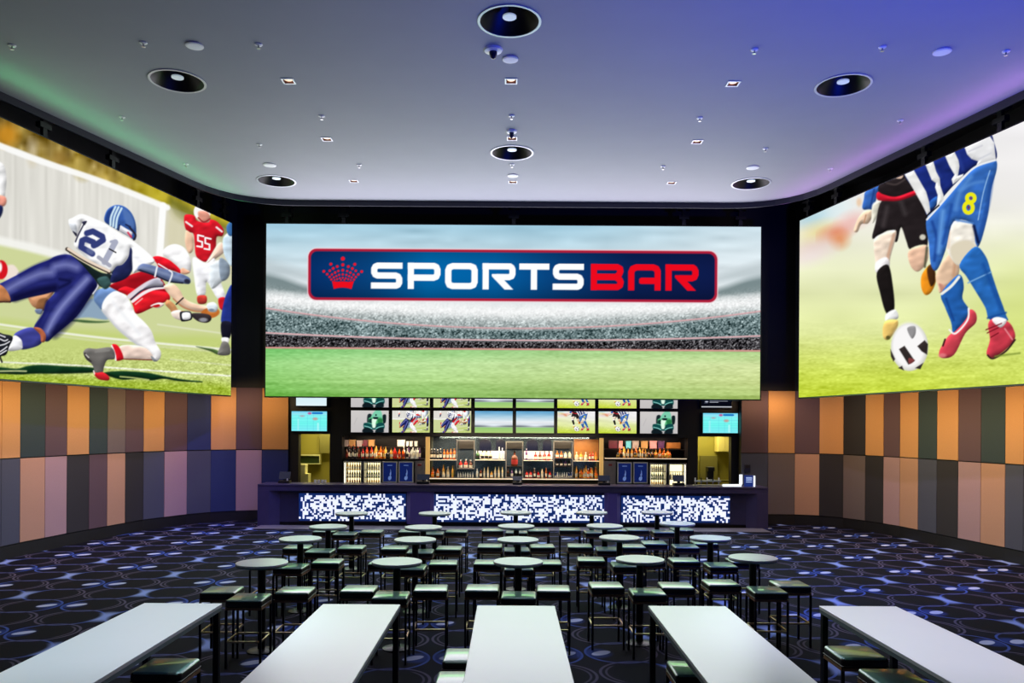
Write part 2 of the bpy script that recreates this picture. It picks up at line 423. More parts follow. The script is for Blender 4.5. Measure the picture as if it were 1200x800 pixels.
    p.line([(360,640),(420,590)], 1.4, (250,180,180), .6); p.poly([(490,655),(560,625),(610,640),(560,672)], (250,220,214), .6); p.poly([(505,656),(560,640),(575,655),(540,668)], (190,24,30), .5)
    p.poly([(640,600),(700,640),(735,690),(800,705),(800,770),(740,770),(690,740),(662,690),(620,640)], (198,140,92), .6)
    p.poly([(670,712),(720,690),(760,700),(770,775),(700,760)], (244,226,214), .6)
    p.poly([(608,492),(680,458),(745,515),(792,592),(900,640),(1010,656),(1005,700),(870,704),(760,664),(690,592)], (240,204,176), .6)
    p.line([(690,592),(770,660),(880,700),(990,700)], 1.6, (190,130,90), .7); p.line([(715,640),(775,585)], 1.6, (40,34,36), .4)
    p.poly([(745,715),(770,700),(840,706),(850,770),(770,790),(750,765)], (34,36,44), .4); p.poly([(768,716),(832,714),(836,766),(775,772)], (250,250,252), .4)
    p.ell(1010, 715, 82, 46, -8, (192,108,44), .6); p.ell(1030, 700, 40, 20, -8, (222,140,70), 1, .8)
    p.poly([(840,728),(900,716),(1000,730),(1020,770),(980,800),(900,785)], (52,44,48), .6); p.ell(950, 775, 36, 18, 0, (170,172,182), .8, .8)
    p.poly([(980,640),(1040,620),(1075,660),(1060,705),(1000,700)], (226,236,242), .6); p.ell(1020, 690, 26, 12, 0, (110,120,140), .6, .8)
    # helmet and collar of the diver
    p.poly([(596,200),(620,150),(670,122),(725,120),(785,150),(828,220),(845,300),(832,362),(765,352),(700,285)], (252,251,252), .6)
    p.poly([(508,236),(560,222),(640,248),(700,290),(750,340),(752,372),(690,350),(640,340),(575,335),(545,285)], (222,24,40), .5)
    p.line([(560,290),(610,320),(650,345)], 1.6, (250,240,240), .5); p.poly([(760,325),(800,335),(835,360),(800,380),(755,370)], (226,170,140), .7)
    # player with 55 behind
    p.ref(0, 130, 4)
    p.ell(948, 472, 40, 42, 0, (252,250,250), .7); p.poly([(925,495),(980,500),(985,520),(940,525)], (230,190,166), .7)
    p.poly([(864,492),(885,484),(912,492),(925,515),(975,522),(988,508),(1020,520),(1048,556),(1042,586),(1016,590),(1012,640),(1000,680),(968,706),(940,700),(918,676),(912,620),(906,575),(880,566),(866,540)], (206,26,40), .6)
    p.line([(872,520),(900,540)], 2.2, (246,236,236), .6); p.line([(1015,545),(1040,565)], 2.2, (246,236,236), .6); p.poly([(930,470),(970,472),(986,500),(972,520),(944,520),(932,500)], (222,150,130), .9); p.line([(930,500),(955,520),(985,505)], 1.4, (150,40,44), .6)
    p.poly([(872,560),(905,590),(905,650),(885,665),(868,620)], (232,190,160), .7); p.poly([(1030,615),(1060,650),(1000,700),(965,715),(985,680)], (236,204,184), .7)
    for ox in (922, 956):
        p.line([(ox+32,586+(ox-918)*.35),(ox+6,580+(ox-918)*.35),(ox+6,606+(ox-918)*.35),(ox+26,612+(ox-918)*.35),(ox+26,636+(ox-918)*.35),(ox+2,632+(ox-918)*.35)], 2.0, (252,250,250), .4, False)
    p.poly([(905,686),(965,712),(1005,690),(1020,760),(1060,880),(1020,880),(970,800),(962,860),(926,865),(910,780)], (246,246,250), .8)
    p.poly([(985,720),(1050,700),(1078,760),(1040,800),(990,830)], (216,224,230), .8); p.poly([(1030,690),(1075,720),(1070,780),(1035,790)], (132,146,162), .8)
    p.poly([(926,868),(966,866),(966,900),(930,902)], (196,60,50), .6); p.poly([(1024,880),(1056,876),(1052,930),(1030,924)], (206,30,40), .6)
    # player at the right edge
    p.poly([(1048,590),(1090,575),(1090,720),(1062,700),(1046,650)], (206,226,240), .7); p.poly([(1062,540),(1090,515),(1090,580),(1070,580)], (60,110,170), .7)
    p.ref(0, 280, 4)
    p.poly([(1040,340),(1060,260),(1090,220),(1090,400),(1040,395)], (34,50,130), .6); p.poly([(1038,390),(1088,395),(1076,465),(1042,462)], (22,22,36), .6)
    p.poly([(1040,462),(1072,464),(1068,490),(1042,484)], (244,244,244), .5); p.poly([(1030,510),(1044,480),(1072,490),(1078,540),(1022,542)], (110,108,104), .5)
    # tackler in white 21
    p.ref(0, 280, 10)
    nav = (34,38,106)
    p.poly([(-60,540),(0,520),(200,420),(400,312),(560,250),(640,205),(740,182),(840,192),(960,290),(1060,400),(1140,520),(1105,620),(1080,640),(900,905),(660,1110),(560,1200),(480,1160),(395,1040),(500,880),(545,740),(640,622),(500,652),(320,690),(130,738),(60,720),(0,700)], nav, .6)
    p.line([(90,590),(250,500),(460,410),(600,390)], 7, (150,156,214), 5, alpha=.8); p.line([(180,690),(420,610),(640,570)], 8, (12,12,52), 3, alpha=.85)
    p.line([(650,320),(780,300),(900,330)], 9, (140,146,206), 4, alpha=.7); p.line([(1020,470),(860,640),(720,800),(620,950),(560,1080)], 6, (170,178,232), 4.5, alpha=.8)
    p.line([(1100,560),(960,760),(800,960),(640,1110)], 9, (12,13,54), 4, alpha=.85); p.line([(700,470),(820,500),(700,570)], 3, (14,16,60), 1.5, alpha=.8)
    p.line([(560,740),(520,860),(440,1010)], 4, (22,24,86), 2, alpha=.8); p.line([(230,420),(420,320),(600,250),(760,200)], 4, (20,22,92), 2.2, alpha=.7)
    p.line([(1080,420),(1150,530),(1090,640)], 1.4, (230,230,240), .5)
    p.poly([(-60,540),(20,545),(90,620),(124,720),(60,735),(-60,735)], (206,134,84), .6); p.line([(0,735),(120,738)], 1.6, (60,30,30), .6)
    p.ref(0, 340, 6.667)
    p.poly([(108,352),(160,312),(250,290),(310,335),(330,400),(280,440),(165,462),(150,400)], (60,64,142), .6)
    p.poly([(262,292),(320,298),(358,350),(350,400),(322,402),(312,345)], (168,92,62), .5)
    p.poly([(92,372),(120,352),(165,385),(176,430),(165,462),(70,474),(60,430)], (246,246,250), .5)
    p.poly([(-60,330),(30,342),(100,365),(72,440),(50,500),(10,515),(-60,520)], (30,32,40), .5)
    for q in ([(0,350),(40,365)],[(0,380),(35,395),(60,385)],[(0,430),(40,420),(75,400)],[(0,480),(30,460),(55,440)],[(0,500),(50,470)]): p.line(q, 1.3, (240,240,244), .4)
    p.line([(0,520),(15,560)], 2, (30,30,30), .6)
    p.ref(60, 220, 8)
    p.poly([(170,610),(300,690),(420,770),(520,800),(640,740),(560,880),(470,930),(400,850),(290,720)], (22,34,34), .6); p.poly([(430,860),(520,830),(560,900),(500,950)], (54,84,84), .8)
    p.poly([(735,540),(792,565),(780,640),(765,760),(700,850),(560,890),(575,790),(610,735),(670,715),(725,640)], (30,36,78), .6)
    p.poly([(160,310),(200,280),(285,245),(400,285),(500,330),(560,372),(680,445),(800,520),(940,640),(965,700),(860,720),(770,800),(772,640),(745,560),(720,640),(665,715),(610,735),(565,790),(540,800),(230,562),(250,460),(290,330),(240,450),(205,410)], (253,253,254), .6)
    p.poly([(165,330),(230,340),(240,430),(205,420)], (206,210,216), .8)
    p.line([(318,318),(255,440),(228,505)], 1.6, (40,40,66), .5); p.poly([(290,320),(335,312),(310,352)], (44,44,70), .5); p.poly([(200,405),(240,430),(232,455)], (36,36,54), .5)
    p.line([(150,575),(330,690),(545,790)], 4.6, (66,56,50), .5); p.line([(160,572),(340,682),(545,780)], 3.0, (236,216,196), .5); p.line([(180,620),(330,710),(520,800)], 1.0, (240,226,190), .4)
    p.poly([(770,560),(880,650),(960,700),(800,790),(765,760)], (248,248,252), .8)
    nb = (52,62,122)
    p.line([(335,425),(390,408),(478,455),(486,490),(425,530),(400,540)], 7.0, nb, .6, False); p.line([(400,538),(395,510),(325,480),(290,495),(280,555),(385,618)], 7.0, nb, .6, False)
    p.ell(365, 595, 40, 26, 35, (130,142,176), 1, .5)
    p.line([(600,510),(500,695)], 7.0, (170,174,194), .5, False); p.line([(445,652),(548,728)], 4.6, (168,170,186), .5, False); p.line([(546,573),(606,606)], 1.4, (20,20,24), .4); p.line([(560,505),(580,500)], 3, (170,174,194), .5)
    p.poly([(498,310),(515,225),(560,178),(620,160),(690,178),(752,235),(790,325),(798,430),(785,490),(725,455),(640,405),(560,360)], (52,88,160), .6)
    p.poly([(670,200),(740,240),(780,330),(770,380),(700,330)], (90,124,184), 1.5, alpha=.7); p.poly([(505,310),(525,230),(565,190),(585,200),(545,320)], (32,58,128), 1, alpha=.8)
    for q in ([(602,178),(562,270),(555,350)],[(632,180),(592,270),(580,360)],[(660,192),(620,280),(606,375)]): p.line(q, 2.4, (206,232,246), .5)
    p.poly([(640,350),(700,380),(760,420),(740,460),(680,425),(630,395)], (240,240,246), .6); p.line([(735,370),(790,440),(775,485)], 2.2, (40,36,52), .5); p.line([(720,420),(750,460)], 2.2, (214,60,90), .6)
    p.line([(700,345),(740,365)], 2.0, (30,42,86), .5); p.line([(640,350),(630,395)], 2, (30,42,86), .5)
    # his forearm over the diver
    p.ref(110, 270, 7.407)
    p.poly([(378,335),(400,300),(440,288),(545,312),(680,352),(790,388),(836,420),(830,462),(770,460),(640,440),(520,385),(392,352)], (92,106,146), .6)
    p.line([(400,318),(520,345),(650,385),(780,425)], 3.4, (138,152,186), 1.5, alpha=.7); p.line([(400,345),(530,390),(650,440),(770,455)], 1.8, (30,32,54), .6)
    p.line([(548,318),(530,400)], 1.9, (244,246,250), .5); p.line([(655,345),(680,375),(650,460)], 1.9, (236,238,244), .5); p.ell(810, 440, 26, 18, 20, (40,42,62), .7)
    return p

# ---- the soccer picture
def soccer():
    p = Pic(925, 120, 1240, 480, 2.0)
    X, Y = p.X, p.Y
    p.grad([120, 260, 320, 390, 440, 480], [(240,238,242),(242,240,230),(234,238,196),(224,233,158),(204,221,84),(194,216,44)])
    k = smooth01(X, 1080, 1200)*smooth01(-Y, -330, -200)
    p.a = p.a*(1-.5*k[...,None]) + np.array([240,238,240])/255*.5*k[...,None]
    k = smooth01(Y, 220, 420)*smooth01(X, 1060, 1200)*.6
    p.a = p.a*(1-k[...,None]) + np.array([206,222,104])/255*k[...,None]
    for x, y, rx, ry, c in [(955,250,26,13,(170,216,232)),(985,240,22,14,(226,240,244)),(960,272,20,10,(236,220,150)),(980,272,16,7,(226,110,92)),(1000,258,16,8,(236,180,176)),(955,290,26,9,(236,206,200)),(984,280,9,9,(232,140,84)),(1012,232,14,12,(238,236,232)),(950,300,26,9,(240,226,226))]:
        p.ell(x, y, rx, ry, -18, c, 7, .7)
    p.noise(60, 14, 0.02); g = smooth01(Y, 360, 430); p.noise(14, 2.2, 0.03, mask=g); p.noise(3, 1.2, 0.028, mask=g)
    p.bg = p.a.copy()
    p.vol = .40
    # player in black
    p.ref(990, 180, 6.667)
    p.ell(112, 380, 20, 32, 0, (236,206,176), 1.4)
    p.poly([(160,300),(215,265),(290,240),(250,340),(222,432),(140,432),(150,350)], (52,98,176), .7); p.line([(230,280),(200,420)], 1.8, (30,60,130), 1)
    p.poly([(128,470),(160,440),(208,440),(214,490),(180,545),(130,550),(100,610),(70,600),(95,520)], (240,208,178), .8); p.line([(165,480),(150,540)], 1.3, (190,140,110), .6)
    p.poly([(215,400),(275,375),(260,470),(215,540)], (226,222,206), 1.0)
    p.poly([(265,250),(320,215),(400,190),(470,150),(545,280),(430,345),(330,340),(270,320)], (34,28,30), .7); p.line([(330,230),(400,240),(470,200)], 2, (70,60,60), 1); p.poly([(400,190),(455,170),(440,195)], (214,184,164), .6)
    p.poly([(290,365),(420,362),(560,320),(640,440),(648,700),(605,755),(510,748),(480,680),(440,575),(412,680),(388,680),(396,612),(330,602),(218,665),(240,545)], (36,30,32), .7)
    p.line([(330,420),(300,560)], 5, (72,64,66), 2.5, alpha=.7); p.line([(440,380),(470,470)], 5, (70,64,66), 2.5, alpha=.6); p.ell(608, 652, 24, 22, 0, (210,206,190), .9)
    p.poly([(246,320),(262,298),(300,318),(400,336),(548,288),(560,318),(430,366),(330,370),(258,362)], (208,26,48), .6)
    p.ref(900, 140, 4)
    p.poly([(498,560),(550,530),(602,525),(575,640),(562,700),(512,720),(500,640)], (240,220,200), .8); p.line([(590,540),(560,650),(555,690)], 2.6, (206,160,132), 1.6)
    p.poly([(660,612),(742,588),(748,660),(705,712),(668,685)], (226,184,156), .8); p.line([(745,600),(735,690)], 2.5, (90,90,70), 1)
    p.ref(900, 300, 4)
    p.poly([(505,30),(555,5),(568,50),(510,80)], (240,236,238), .8)
    p.poly([(510,80),(562,40),(584,130),(592,250),(555,268),(526,175)], (26,22,22), .7)
    p.poly([(553,272),(596,250),(610,290),(555,308)], (246,246,246), .8); p.poly([(548,305),(606,300),(602,345),(562,392),(538,372)], (232,196,110), .8); p.ell(563, 382, 10, 9, 0, (90,84,40), .8)
    p.poly([(722,85),(765,40),(788,105),(768,165),(738,182),(718,145)], (226,140,30), .7); p.poly([(745,60),(775,40),(785,110),(762,140)], (70,40,20), 1)
    # far leg of the blue player
    p.poly([(788,80),(845,-10),(892,20),(888,100),(812,172),(796,140)], (224,190,160), .7); p.line([(880,20),(870,90)], 3.5, (196,152,120), 2); p.poly([(800,125),(840,150),(815,172)], (196,140,120), 1)
    p.poly([(812,175),(880,95),(908,95),(918,145),(912,200),(945,262),(902,335),(868,362),(858,310),(830,240)], (34,92,168), .6); p.line([(815,176),(860,140),(895,98)], 3.2, (240,240,232), .6); p.line([(835,200),(870,300)], 2.4, (22,66,140), 1.2)
    p.poly([(803,445),(845,375),(880,350),(928,295),(948,250),(975,268),(974,312),(925,362),(872,462),(815,477)], (204,66,80), .6); p.line([(850,345),(880,362),(935,300),(940,245)], 2.0, (250,246,244), .5); p.line([(830,390),(820,420)], 2, (60,20,26), .6); p.ell(818, 465, 18, 10, 0, (232,130,136), 1, .8)
    # near leg
    p.ref(900, 140, 4)
    p.poly([(870,476),(956,486),(972,560),(978,605),(905,682),(865,660),(836,600),(840,535)], (244,238,226), .7); p.poly([(860,590),(930,565),(975,600),(905,680),(862,650)], (222,212,188), 1.6); p.line([(850,520),(845,600)], 2.6, (240,212,190), 1.6)
    p.poly([(898,680),(970,596),(1020,640),(1048,720),(1078,810),(1116,915),(1120,942),(1040,938),(1018,880),(970,800),(930,735)], (38,100,176), .6)
    p.line([(938,765),(980,745),(1045,715)], 1.6, (120,170,220), .7); p.line([(1010,680),(1050,780),(1090,880)], 4, (24,74,150), 2.2, alpha=.8); p.line([(1030,930),(1115,905)], 2, (24,74,150), 1)
    p.ref(900, 300, 4)
    p.poly([(1032,318),(1062,290),(1122,305),(1150,340),(1157,388),(1112,440),(1052,477),(1024,456),(1040,392)], (198,58,74), .6); p.poly([(1050,300),(1075,285),(1120,300),(1090,335)], (248,244,244), .6)
    for q in ([(1022,345),(1095,315)],[(1028,360),(1080,335)],[(1045,380),(1080,360)]): p.line(q, 1.3, (120,20,34), .5)
    p.line([(1030,465),(1055,480),(1115,445),(1158,392)], 2.0, (50,26,30), .6); p.line([(1110,340),(1145,390)], 1.4, (236,150,156), .7); p.line([(1065,470),(1120,462),(1180,455)], 1.6, (120,140,50), 1.2)
    # shorts and shirt
    p.ref(900, 140, 4)
    p.poly([(742,470),(800,410),(870,330),(940,250),(1010,205),(1066,190),(1072,235),(1046,330),(1030,450),(992,586),(972,576),(958,490),(870,478),(832,612),(792,704),(764,682),(754,580)], (52,104,184), .6)
    p.line([(770,480),(790,560),(780,660)], 3, (24,60,140), 1.6, alpha=.8); p.line([(820,430),(810,520),(800,620)], 4.5, (104,160,226), 2.6, alpha=.9); p.line([(930,400),(900,440),(890,470)], 3, (36,84,164), 2, alpha=.6); p.line([(950,270),(900,340),(880,420)], 4, (92,148,216), 2.6, alpha=.8); p.line([(860,400),(840,500),(820,580)], 3, (28,68,150), 1.8, alpha=.8)
    p.line([(900,330),(960,300),(1010,290)], 3, (88,142,212), 2, alpha=.8); p.line([(1040,240),(1010,340),(985,470)], 1.2, (150,190,232), .6); p.line([(1050,270),(1030,400),(990,560)], 4, (34,78,160), 2, alpha=.8); p.line([(880,470),(960,486)], 2, (80,130,200), 1)
    p.line([(965,500),(985,575)], 3.4, (14,24,66), 1.2)
    p.ref(1060, 160, 5.714)
    p.poly([(0,245),(120,190),(270,120),(400,60),(560,-20),(600,40),(612,155),(480,195),(350,305),(250,415),(158,525),(130,470),(70,360)], (26,42,118), .5)
    p.line([(200,210),(240,270)], 3, (44,66,150), 2, alpha=.7); p.line([(360,120),(390,220)], 3, (44,66,150), 2, alpha=.7); p.poly([(165,440),(215,400),(222,440),(170,490)], (40,90,170), .8)
    p.vol = .22
    wh = (238,238,236)
    p.poly([(0,252),(62,225),(110,310),(145,370),(165,440),(172,500),(152,524),(120,460),(70,370)], wh, .5, False)
    p.poly([(140,188),(192,163),(212,235),(236,280),(240,330),(262,395),(262,430),(215,470),(222,390),(205,340),(210,310),(182,290)], wh, .5, False)
    p.poly([(270,125),(332,98),(362,160),(368,200),(358,262),(395,250),(392,268),(325,320),(315,285),(335,255),(300,195)], wh, .5, False)
    p.poly([(400,66),(560,-20),(600,40),(612,155),(480,195),(492,165),(450,150),(420,120)], (234,234,236), .5, False)
    p.line([(430,100),(520,60)], 1.6, (206,206,214), 1); p.line([(500,150),(580,110)], 1.6, (206,208,216), 1)
    p.line([(150,555),(210,490),(300,385),(395,275),(480,200),(606,158)], 2.2, (240,242,244), .5); p.line([(150,530),(230,460)], 1.6, (20,20,28), .5)
    yl = (238,234,26)
    for cx, cy, rx, ry in ((444,412,26,26),(428,476,29,34)):
        q = [(cx+rx*math.cos(a*PI/8), cy+ry*math.sin(a*PI/8)) for a in range(17)]; p.line(q, 4.6, yl, .5)
    p.ell(446,412,8,10,0,(120,60,110),.6); p.ell(429,474,8,13,0,(110,50,90),.6)
    # ball
    p.ref(900, 300, 4)
    p.ell(664, 426, 87, 112, 0, (206,206,196), .7); p.ell(660, 420, 80, 106, 0, (250,248,248), 2.5)
    bk = (50,42,42)
    p.poly([(652,338),(688,328),(692,362),(674,386)], (150,148,150), .7)
    for q in ([(614,436),(640,420),(688,490),(658,508)],[(700,422),(734,394),(750,412),(746,462),(720,446)],[(574,436),(596,482),(588,494),(576,470)],[(610,524),(628,514),(638,536)],[(690,524),(728,500),(714,530)]): p.poly(q, bk, .6, False)
    p.poly([(660,478),(688,488),(662,506)], (130,60,60), .8)
    return p

# ---- small pictures in unit coordinates
def race_car():
    p = Pic(0, 0, 1, 1, 90.0)
    sc = 1.0
    p.grad([0, 1], [(208,204,202),(196,192,192)])
    def n(pts): return [((x-68)/507.0, (y-232)/293.0) for x, y in pts]
    P_ = lambda pts, c, so=.012: p.poly(n(pts), c, so)
    p.line(n([(150,330),(110,420)]), .012, (182,178,178), .01)
    P_([(292,290),(345,285),(348,400),(290,410)], (24,40,44)); P_([(495,295),(540,290),(535,390),(500,395)], (18,34,38))
    P_([(345,300),(400,232),(470,236),(490,330),(470,380),(330,380)], (124,206,172))
    P_([(305,340),(345,325),(470,320),(495,360),(490,400),(420,420),(320,410)], (84,178,120))
    P_([(310,350),(350,345),(355,400),(312,395)], (16,54,50)); P_([(430,345),(490,345),(485,400),(440,410)], (40,120,70))
    P_([(355,345),(415,340),(402,400),(392,458),(360,458),(350,400)], (226,255,232)); P_([(370,320),(430,320),(425,345),(375,345)], (14,34,40)); p.ell(*n([(405,292)])[0], .02, .04, 0, (10,20,30), .01)
    P_([(245,400),(340,410),(360,460),(395,462),(420,405),(510,400),(512,480),(400,490),(300,480),(245,470)], (16,74,72))
    P_([(228,525),(245,470),(330,470),(370,525)], (16,28,34)); P_([(395,525),(430,470),(500,465),(512,500),(500,525)], (18,32,38))
    p.line(n([(250,440),(310,455),(350,475)]), .03, (150,222,216), .01); p.line(n([(505,440),(450,452),(405,475)]), .03, (140,216,206), .01); p.line(n([(290,395),(345,410)]), .02, (120,206,190), .01)
    return p
def small_stadium():
    p = Pic(0, 0, 1, 1, 80.0)
    p.grad([0,.25,.5,.62,.66,.72,.735,.76,1], [(90,160,206),(170,206,226),(236,240,244),(214,222,230),(150,158,164),(92,98,108),(186,196,190),(150,200,120),(176,208,120)])
    k = np.exp(-((p.X-.5)/.25)**2)*smooth01(p.Y, .6, .66)*(p.Y < .73)*.3
    p.a = np.clip(p.a + k[...,None], 0, 1); p.noise(.3, .06, .02, mask=(p.Y < .6)*1.0)
    return p
def odds_board():
    p = Pic(0, 0, 1, 1, 90.0)
    p.grad([0,.12,.2,.6,1], [(110,206,236),(150,230,246),(130,244,244),(112,250,240),(128,236,246)])
    for y in (.19,.36,.53,.62,.74,.86): p.line([(0,y),(1,y)], .008, (74,178,206), .008, alpha=.7)
    for x in (.2,.45,.62,.82): p.line([(x,.2),(x,1)], .008, (90,196,220), .008, alpha=.6)
    p.line([(.62,.09),(.84,.09)], .10, (24,120,200), .01); p.ell(.51,.1,.05,.06,0,(190,90,150),.02); p.ell(.3,.24,.06,.04,0,(214,110,130),.03,.6); p.ell(.67,.38,.07,.07,0,(226,130,120),.03,.7)
    p.line([(.19,.4),(.19,.95)], .04, (200,250,255), .02, alpha=.6); p.line([(.75,.6),(.75,.95)], .04, (220,255,255), .02, alpha=.7)
    return p
def white_board():
    p = Pic(0, 0, 1, 1, 60.0); p.grad([0,.5,1], [(200,232,240),(214,240,246),(226,244,250)])
    for y in (.3,.45,.6): p.line([(.2,y),(.6,y)], .015, (176,214,228), .012)
    return p
def dark_board():
    p = Pic(0, 0, 1, 1, 90.0); p.grad([0,1], [(8,10,22),(8,10,22)])
    p.ell(.17,.70,.06,.035,0,(190,196,214),.012)
    p.line([(.28,.66),(.86,.66)], .02, (200,206,220), .008); p.line([(.28,.72),(.55,.72)], .024, (220,226,238), .008); p.line([(.10,.77),(.2,.77)], .015, (120,126,150), .008)
    p.line([(.0,.955),(1,.955)], .05, (214,218,226), .01)
    return p
# ------------------------------------------------------------------ node expression helper (carpet)
class N:
    nt = None
    def __init__(s, k): s.k = k
    def _op(s, op, o=None, p=None):
        n = N.nt.nodes.new('ShaderNodeMath'); n.operation = op
        for i, q in enumerate((s, o, p)):
            if q is None: continue
            if isinstance(q, N): N.nt.links.new(q.k, n.inputs[i])
            else: n.inputs[i].default_value = q
        return N(n.outputs[0])
    def __add__(s, o): return s._op('ADD', o)
    def __sub__(s, o): return s._op('SUBTRACT', o)
    def __mul__(s, o): return s._op('MULTIPLY', o)
    def __truediv__(s, o): return s._op('DIVIDE', o)
    def f(s, op, o=None, p=None): return s._op(op, o, p)
    def ramp(s, a, b):                         # smooth 0..1 as the value goes a -> b (a may exceed b)
        n = N.nt.nodes.new('ShaderNodeMapRange'); n.interpolation_type = 'SMOOTHSTEP'
        N.nt.links.new(s.k, n.inputs['Value'])
        if a < b: n.inputs['From Min'].default_value, n.inputs['From Max'].default_value = a, b
        else:
            n.inputs['From Min'].default_value, n.inputs['From Max'].default_value = b, a
            n.inputs['To Min'].default_value, n.inputs['To Max'].default_value = 1, 0
        return N(n.outputs['Result'])
def mixc(fac, a, b):
    n = N.nt.nodes.new('ShaderNodeMix'); n.data_type = 'RGBA'
    if isinstance(fac, N): N.nt.links.new(fac.k, n.inputs[0])
    else: n.inputs[0].default_value = fac
    for i, q in ((6, a), (7, b)):
        if isinstance(q, tuple): n.inputs[i].default_value = q
        else: N.nt.links.new(q, n.inputs[i])
    return n.outputs[2]

def carpet_material():
    m = bpy.data.materials.new('patterned_carpet'); m.use_nodes = True
    nt = N.nt = m.node_tree; b = nt.nodes['Principled BSDF']
    geo = nt.nodes.new('ShaderNodeNewGeometry'); sep = nt.nodes.new('ShaderNodeSeparateXYZ')
    nt.links.new(geo.outputs['Position'], sep.inputs[0])
    X, Y = N(sep.outputs[0]), N(sep.outputs[1])
    th = math.radians(6.6); P, Q = 1.79, 1.57; x0, y0 = -6.76, 13.13
    dx, dy = X - x0, Y - y0
    u = (dx*math.cos(th) + dy*math.sin(th))/P
    v = (dy*math.cos(th) - dx*math.sin(th))/Q
    # woven rings set half a repeat apart, just short of touching sideways and overlapping lengthways
    ku = u*2.0 - 0.5; cx = (ku - ku.f('ROUND'))*(P/2); kv = v*2.0; cy = (kv - kv.f('ROUND'))*(Q/2)
    cy2 = cy.f('ABSOLUTE') - Q/2
    r1 = (cx*cx + cy*cy).f('SQRT'); r2 = (cx*cx + cy2*cy2).f('SQRT')
    c1, c2 = (u*(2*PI)).f('COSINE'), (v*(2*PI)).f('COSINE')
    k = c1*c2; s = c1 + c2; RR = 0.418
    d1 = (r1 - RR).f('ABSOLUTE').f('MINIMUM', (r2 - RR).f('ABSOLUTE'))
    l1 = d1.ramp(0.022, 0.010)
    l2 = (r1 - 0.355).f('ABSOLUTE').ramp(0.018, 0.008)*k.ramp(-0.05, -0.45)*cx.f('ABSOLUTE').ramp(0.18, 0.27)
    um = (u - u.f('ROUND'))*P; vm = (v - v.f('ROUND'))*Q
    a1 = um.f('ABSOLUTE') - 0.21; b1 = vm - (um - um.f('SIGN')*0.21)*0.38
    leaf = ((a1/0.125).f('POWER', 2) + (b1/0.085).f('POWER', 2)).ramp(1.1, 0.8)
    halo = ((um.f('ABSOLUTE') - 0.14)/0.24).f('POWER', 2) + (vm/0.24).f('POWER', 2)
    halo = halo.ramp(1.0, 0.1)*r1.ramp(0.43, 0.40)
    us = u - 0.5; us = (us - us.f('ROUND'))*P; vs = v - 0.5; vs = (vs - vs.f('ROUND'))*Q
    star = ((us/0.34).f('POWER', 2) + (vs/0.34).f('POWER', 2)).ramp(1.0, 0.0)*r1.ramp(0.34, 0.43)
    nz = nt.nodes.new('ShaderNodeTexNoise'); nz.inputs['Scale'].default_value = 160; nz.inputs['Detail'].default_value = 2
    nt.links.new(geo.outputs['Position'], nz.inputs['Vector'])
    base = mixc(N(nz.outputs['Fac']).ramp(0.35, 0.65), rgba((3,5,19)), rgba((9,13,42)))
    inner = mixc(r1.ramp(0.42, 0.2)*0.6, base, rgba((2,5,12)))
    col = mixc(l1, inner, mixc(k.ramp(-0.25, 0.35), rgba((88,82,106)), rgba((66,92,176))))
    col = mixc(l2*0.8, col, rgba((86,80,102)))
    col = mixc(halo*0.85, col, rgba((40,64,140)))
    col = mixc(star*1.0, col, rgba((146,166,228)))
    col = mixc(leaf, col, rgba((196,204,236)))
    nt.links.new(col, b.inputs['Base Color'])
    b.inputs['Roughness'].default_value = 0.9; b.inputs['Specular IOR Level'].default_value = 0.15
    bp = nt.nodes.new('ShaderNodeBump'); bp.inputs['Strength'].default_value = 0.15; bp.inputs['Distance'].default_value = 0.004
    nt.links.new(nz.outputs['Fac'], bp.inputs['Height']); nt.links.new(bp.outputs['Normal'], b.inputs['Normal'])
    return m

M = {}
M['carpet'] = carpet_material()
M['ceiling'] = mat('ceiling_paint', (152,156,166), 0.75, noise=0.02, nscale=1.5)
M['black_ceiling'] = mat('black_ceiling_paint', (9,9,13), 0.8)
M['navy'] = mat('bulkhead_paint', (12,15,38), 0.5)
M['black'] = mat('black_wall_paint', (7,7,11), 0.55)
M['black_gloss'] = mat('black_gloss', (6,6,9), 0.25)
M['screen_frame'] = mat('black_screen_metal', (5,5,7), 0.4)
M['chrome'] = mat('brushed_steel', (170,172,176), 0.28, 1.0)
M['white_plastic'] = mat('white_plastic', (232,234,236), 0.4)
M['skirt'] = mat('black_skirting', (14,13,18), 0.6)
HC = 8.56                                             # ceiling height
# ------------------------------------------------------------------ walls of upholstered panels
PAN = {'o': mat('tan_fabric', (206,152,96), 0.8, noise=.05, nscale=60), 'm': mat('mauve_fabric', (172,140,142), 0.8, noise=.05, nscale=60),
       'p': mat('plum_fabric', (92,70,78), 0.8, noise=.06, nscale=60), 's': mat('slate_fabric', (72,76,92), 0.8, noise=.06, nscale=60),
       'd': mat('charcoal_fabric', (42,40,44), 0.8, noise=.08, nscale=60), 't': mat('teal_charcoal_fabric', (44,62,66), 0.8, noise=.1, nscale=60),
       'n': mat('navy_fabric', (36,50,96), 0.8, noise=.08, nscale=60), 'c': mat('tan_fabric_pink_lit', (190,146,118), 0.8, noise=.05, nscale=60), 'b': mat('grey_brown_fabric', (112,100,98), 0.8, noise=.05, nscale=60)}  # lower tan panels: the pinker light there is put into the fabric colour
ZB, ZJ, ZT = 0.28, 1.98, 3.72
def wall_curve(xs, ys):
    out = []
    for x, y in zip(xs, ys):
        p = atz(x, y, ZB); out.append(Vector((p.x, p.y, 0)))
    return out
Lx = [0,22,51.3,77,103,124.5,145.6,167,191.5,218.2,246.3,276,306.5,337.5]
Ly = [640,635.3,629.6,624.6,619.8,616,612.2,608.5,605.4,602.2,599.6,598,597.2,597.2]
Rx = [868,899.3,930.8,960,988.3,1014.2,1035.5,1054.8,1076.3,1098.3,1123.2,1149.8,1178.3,1200]
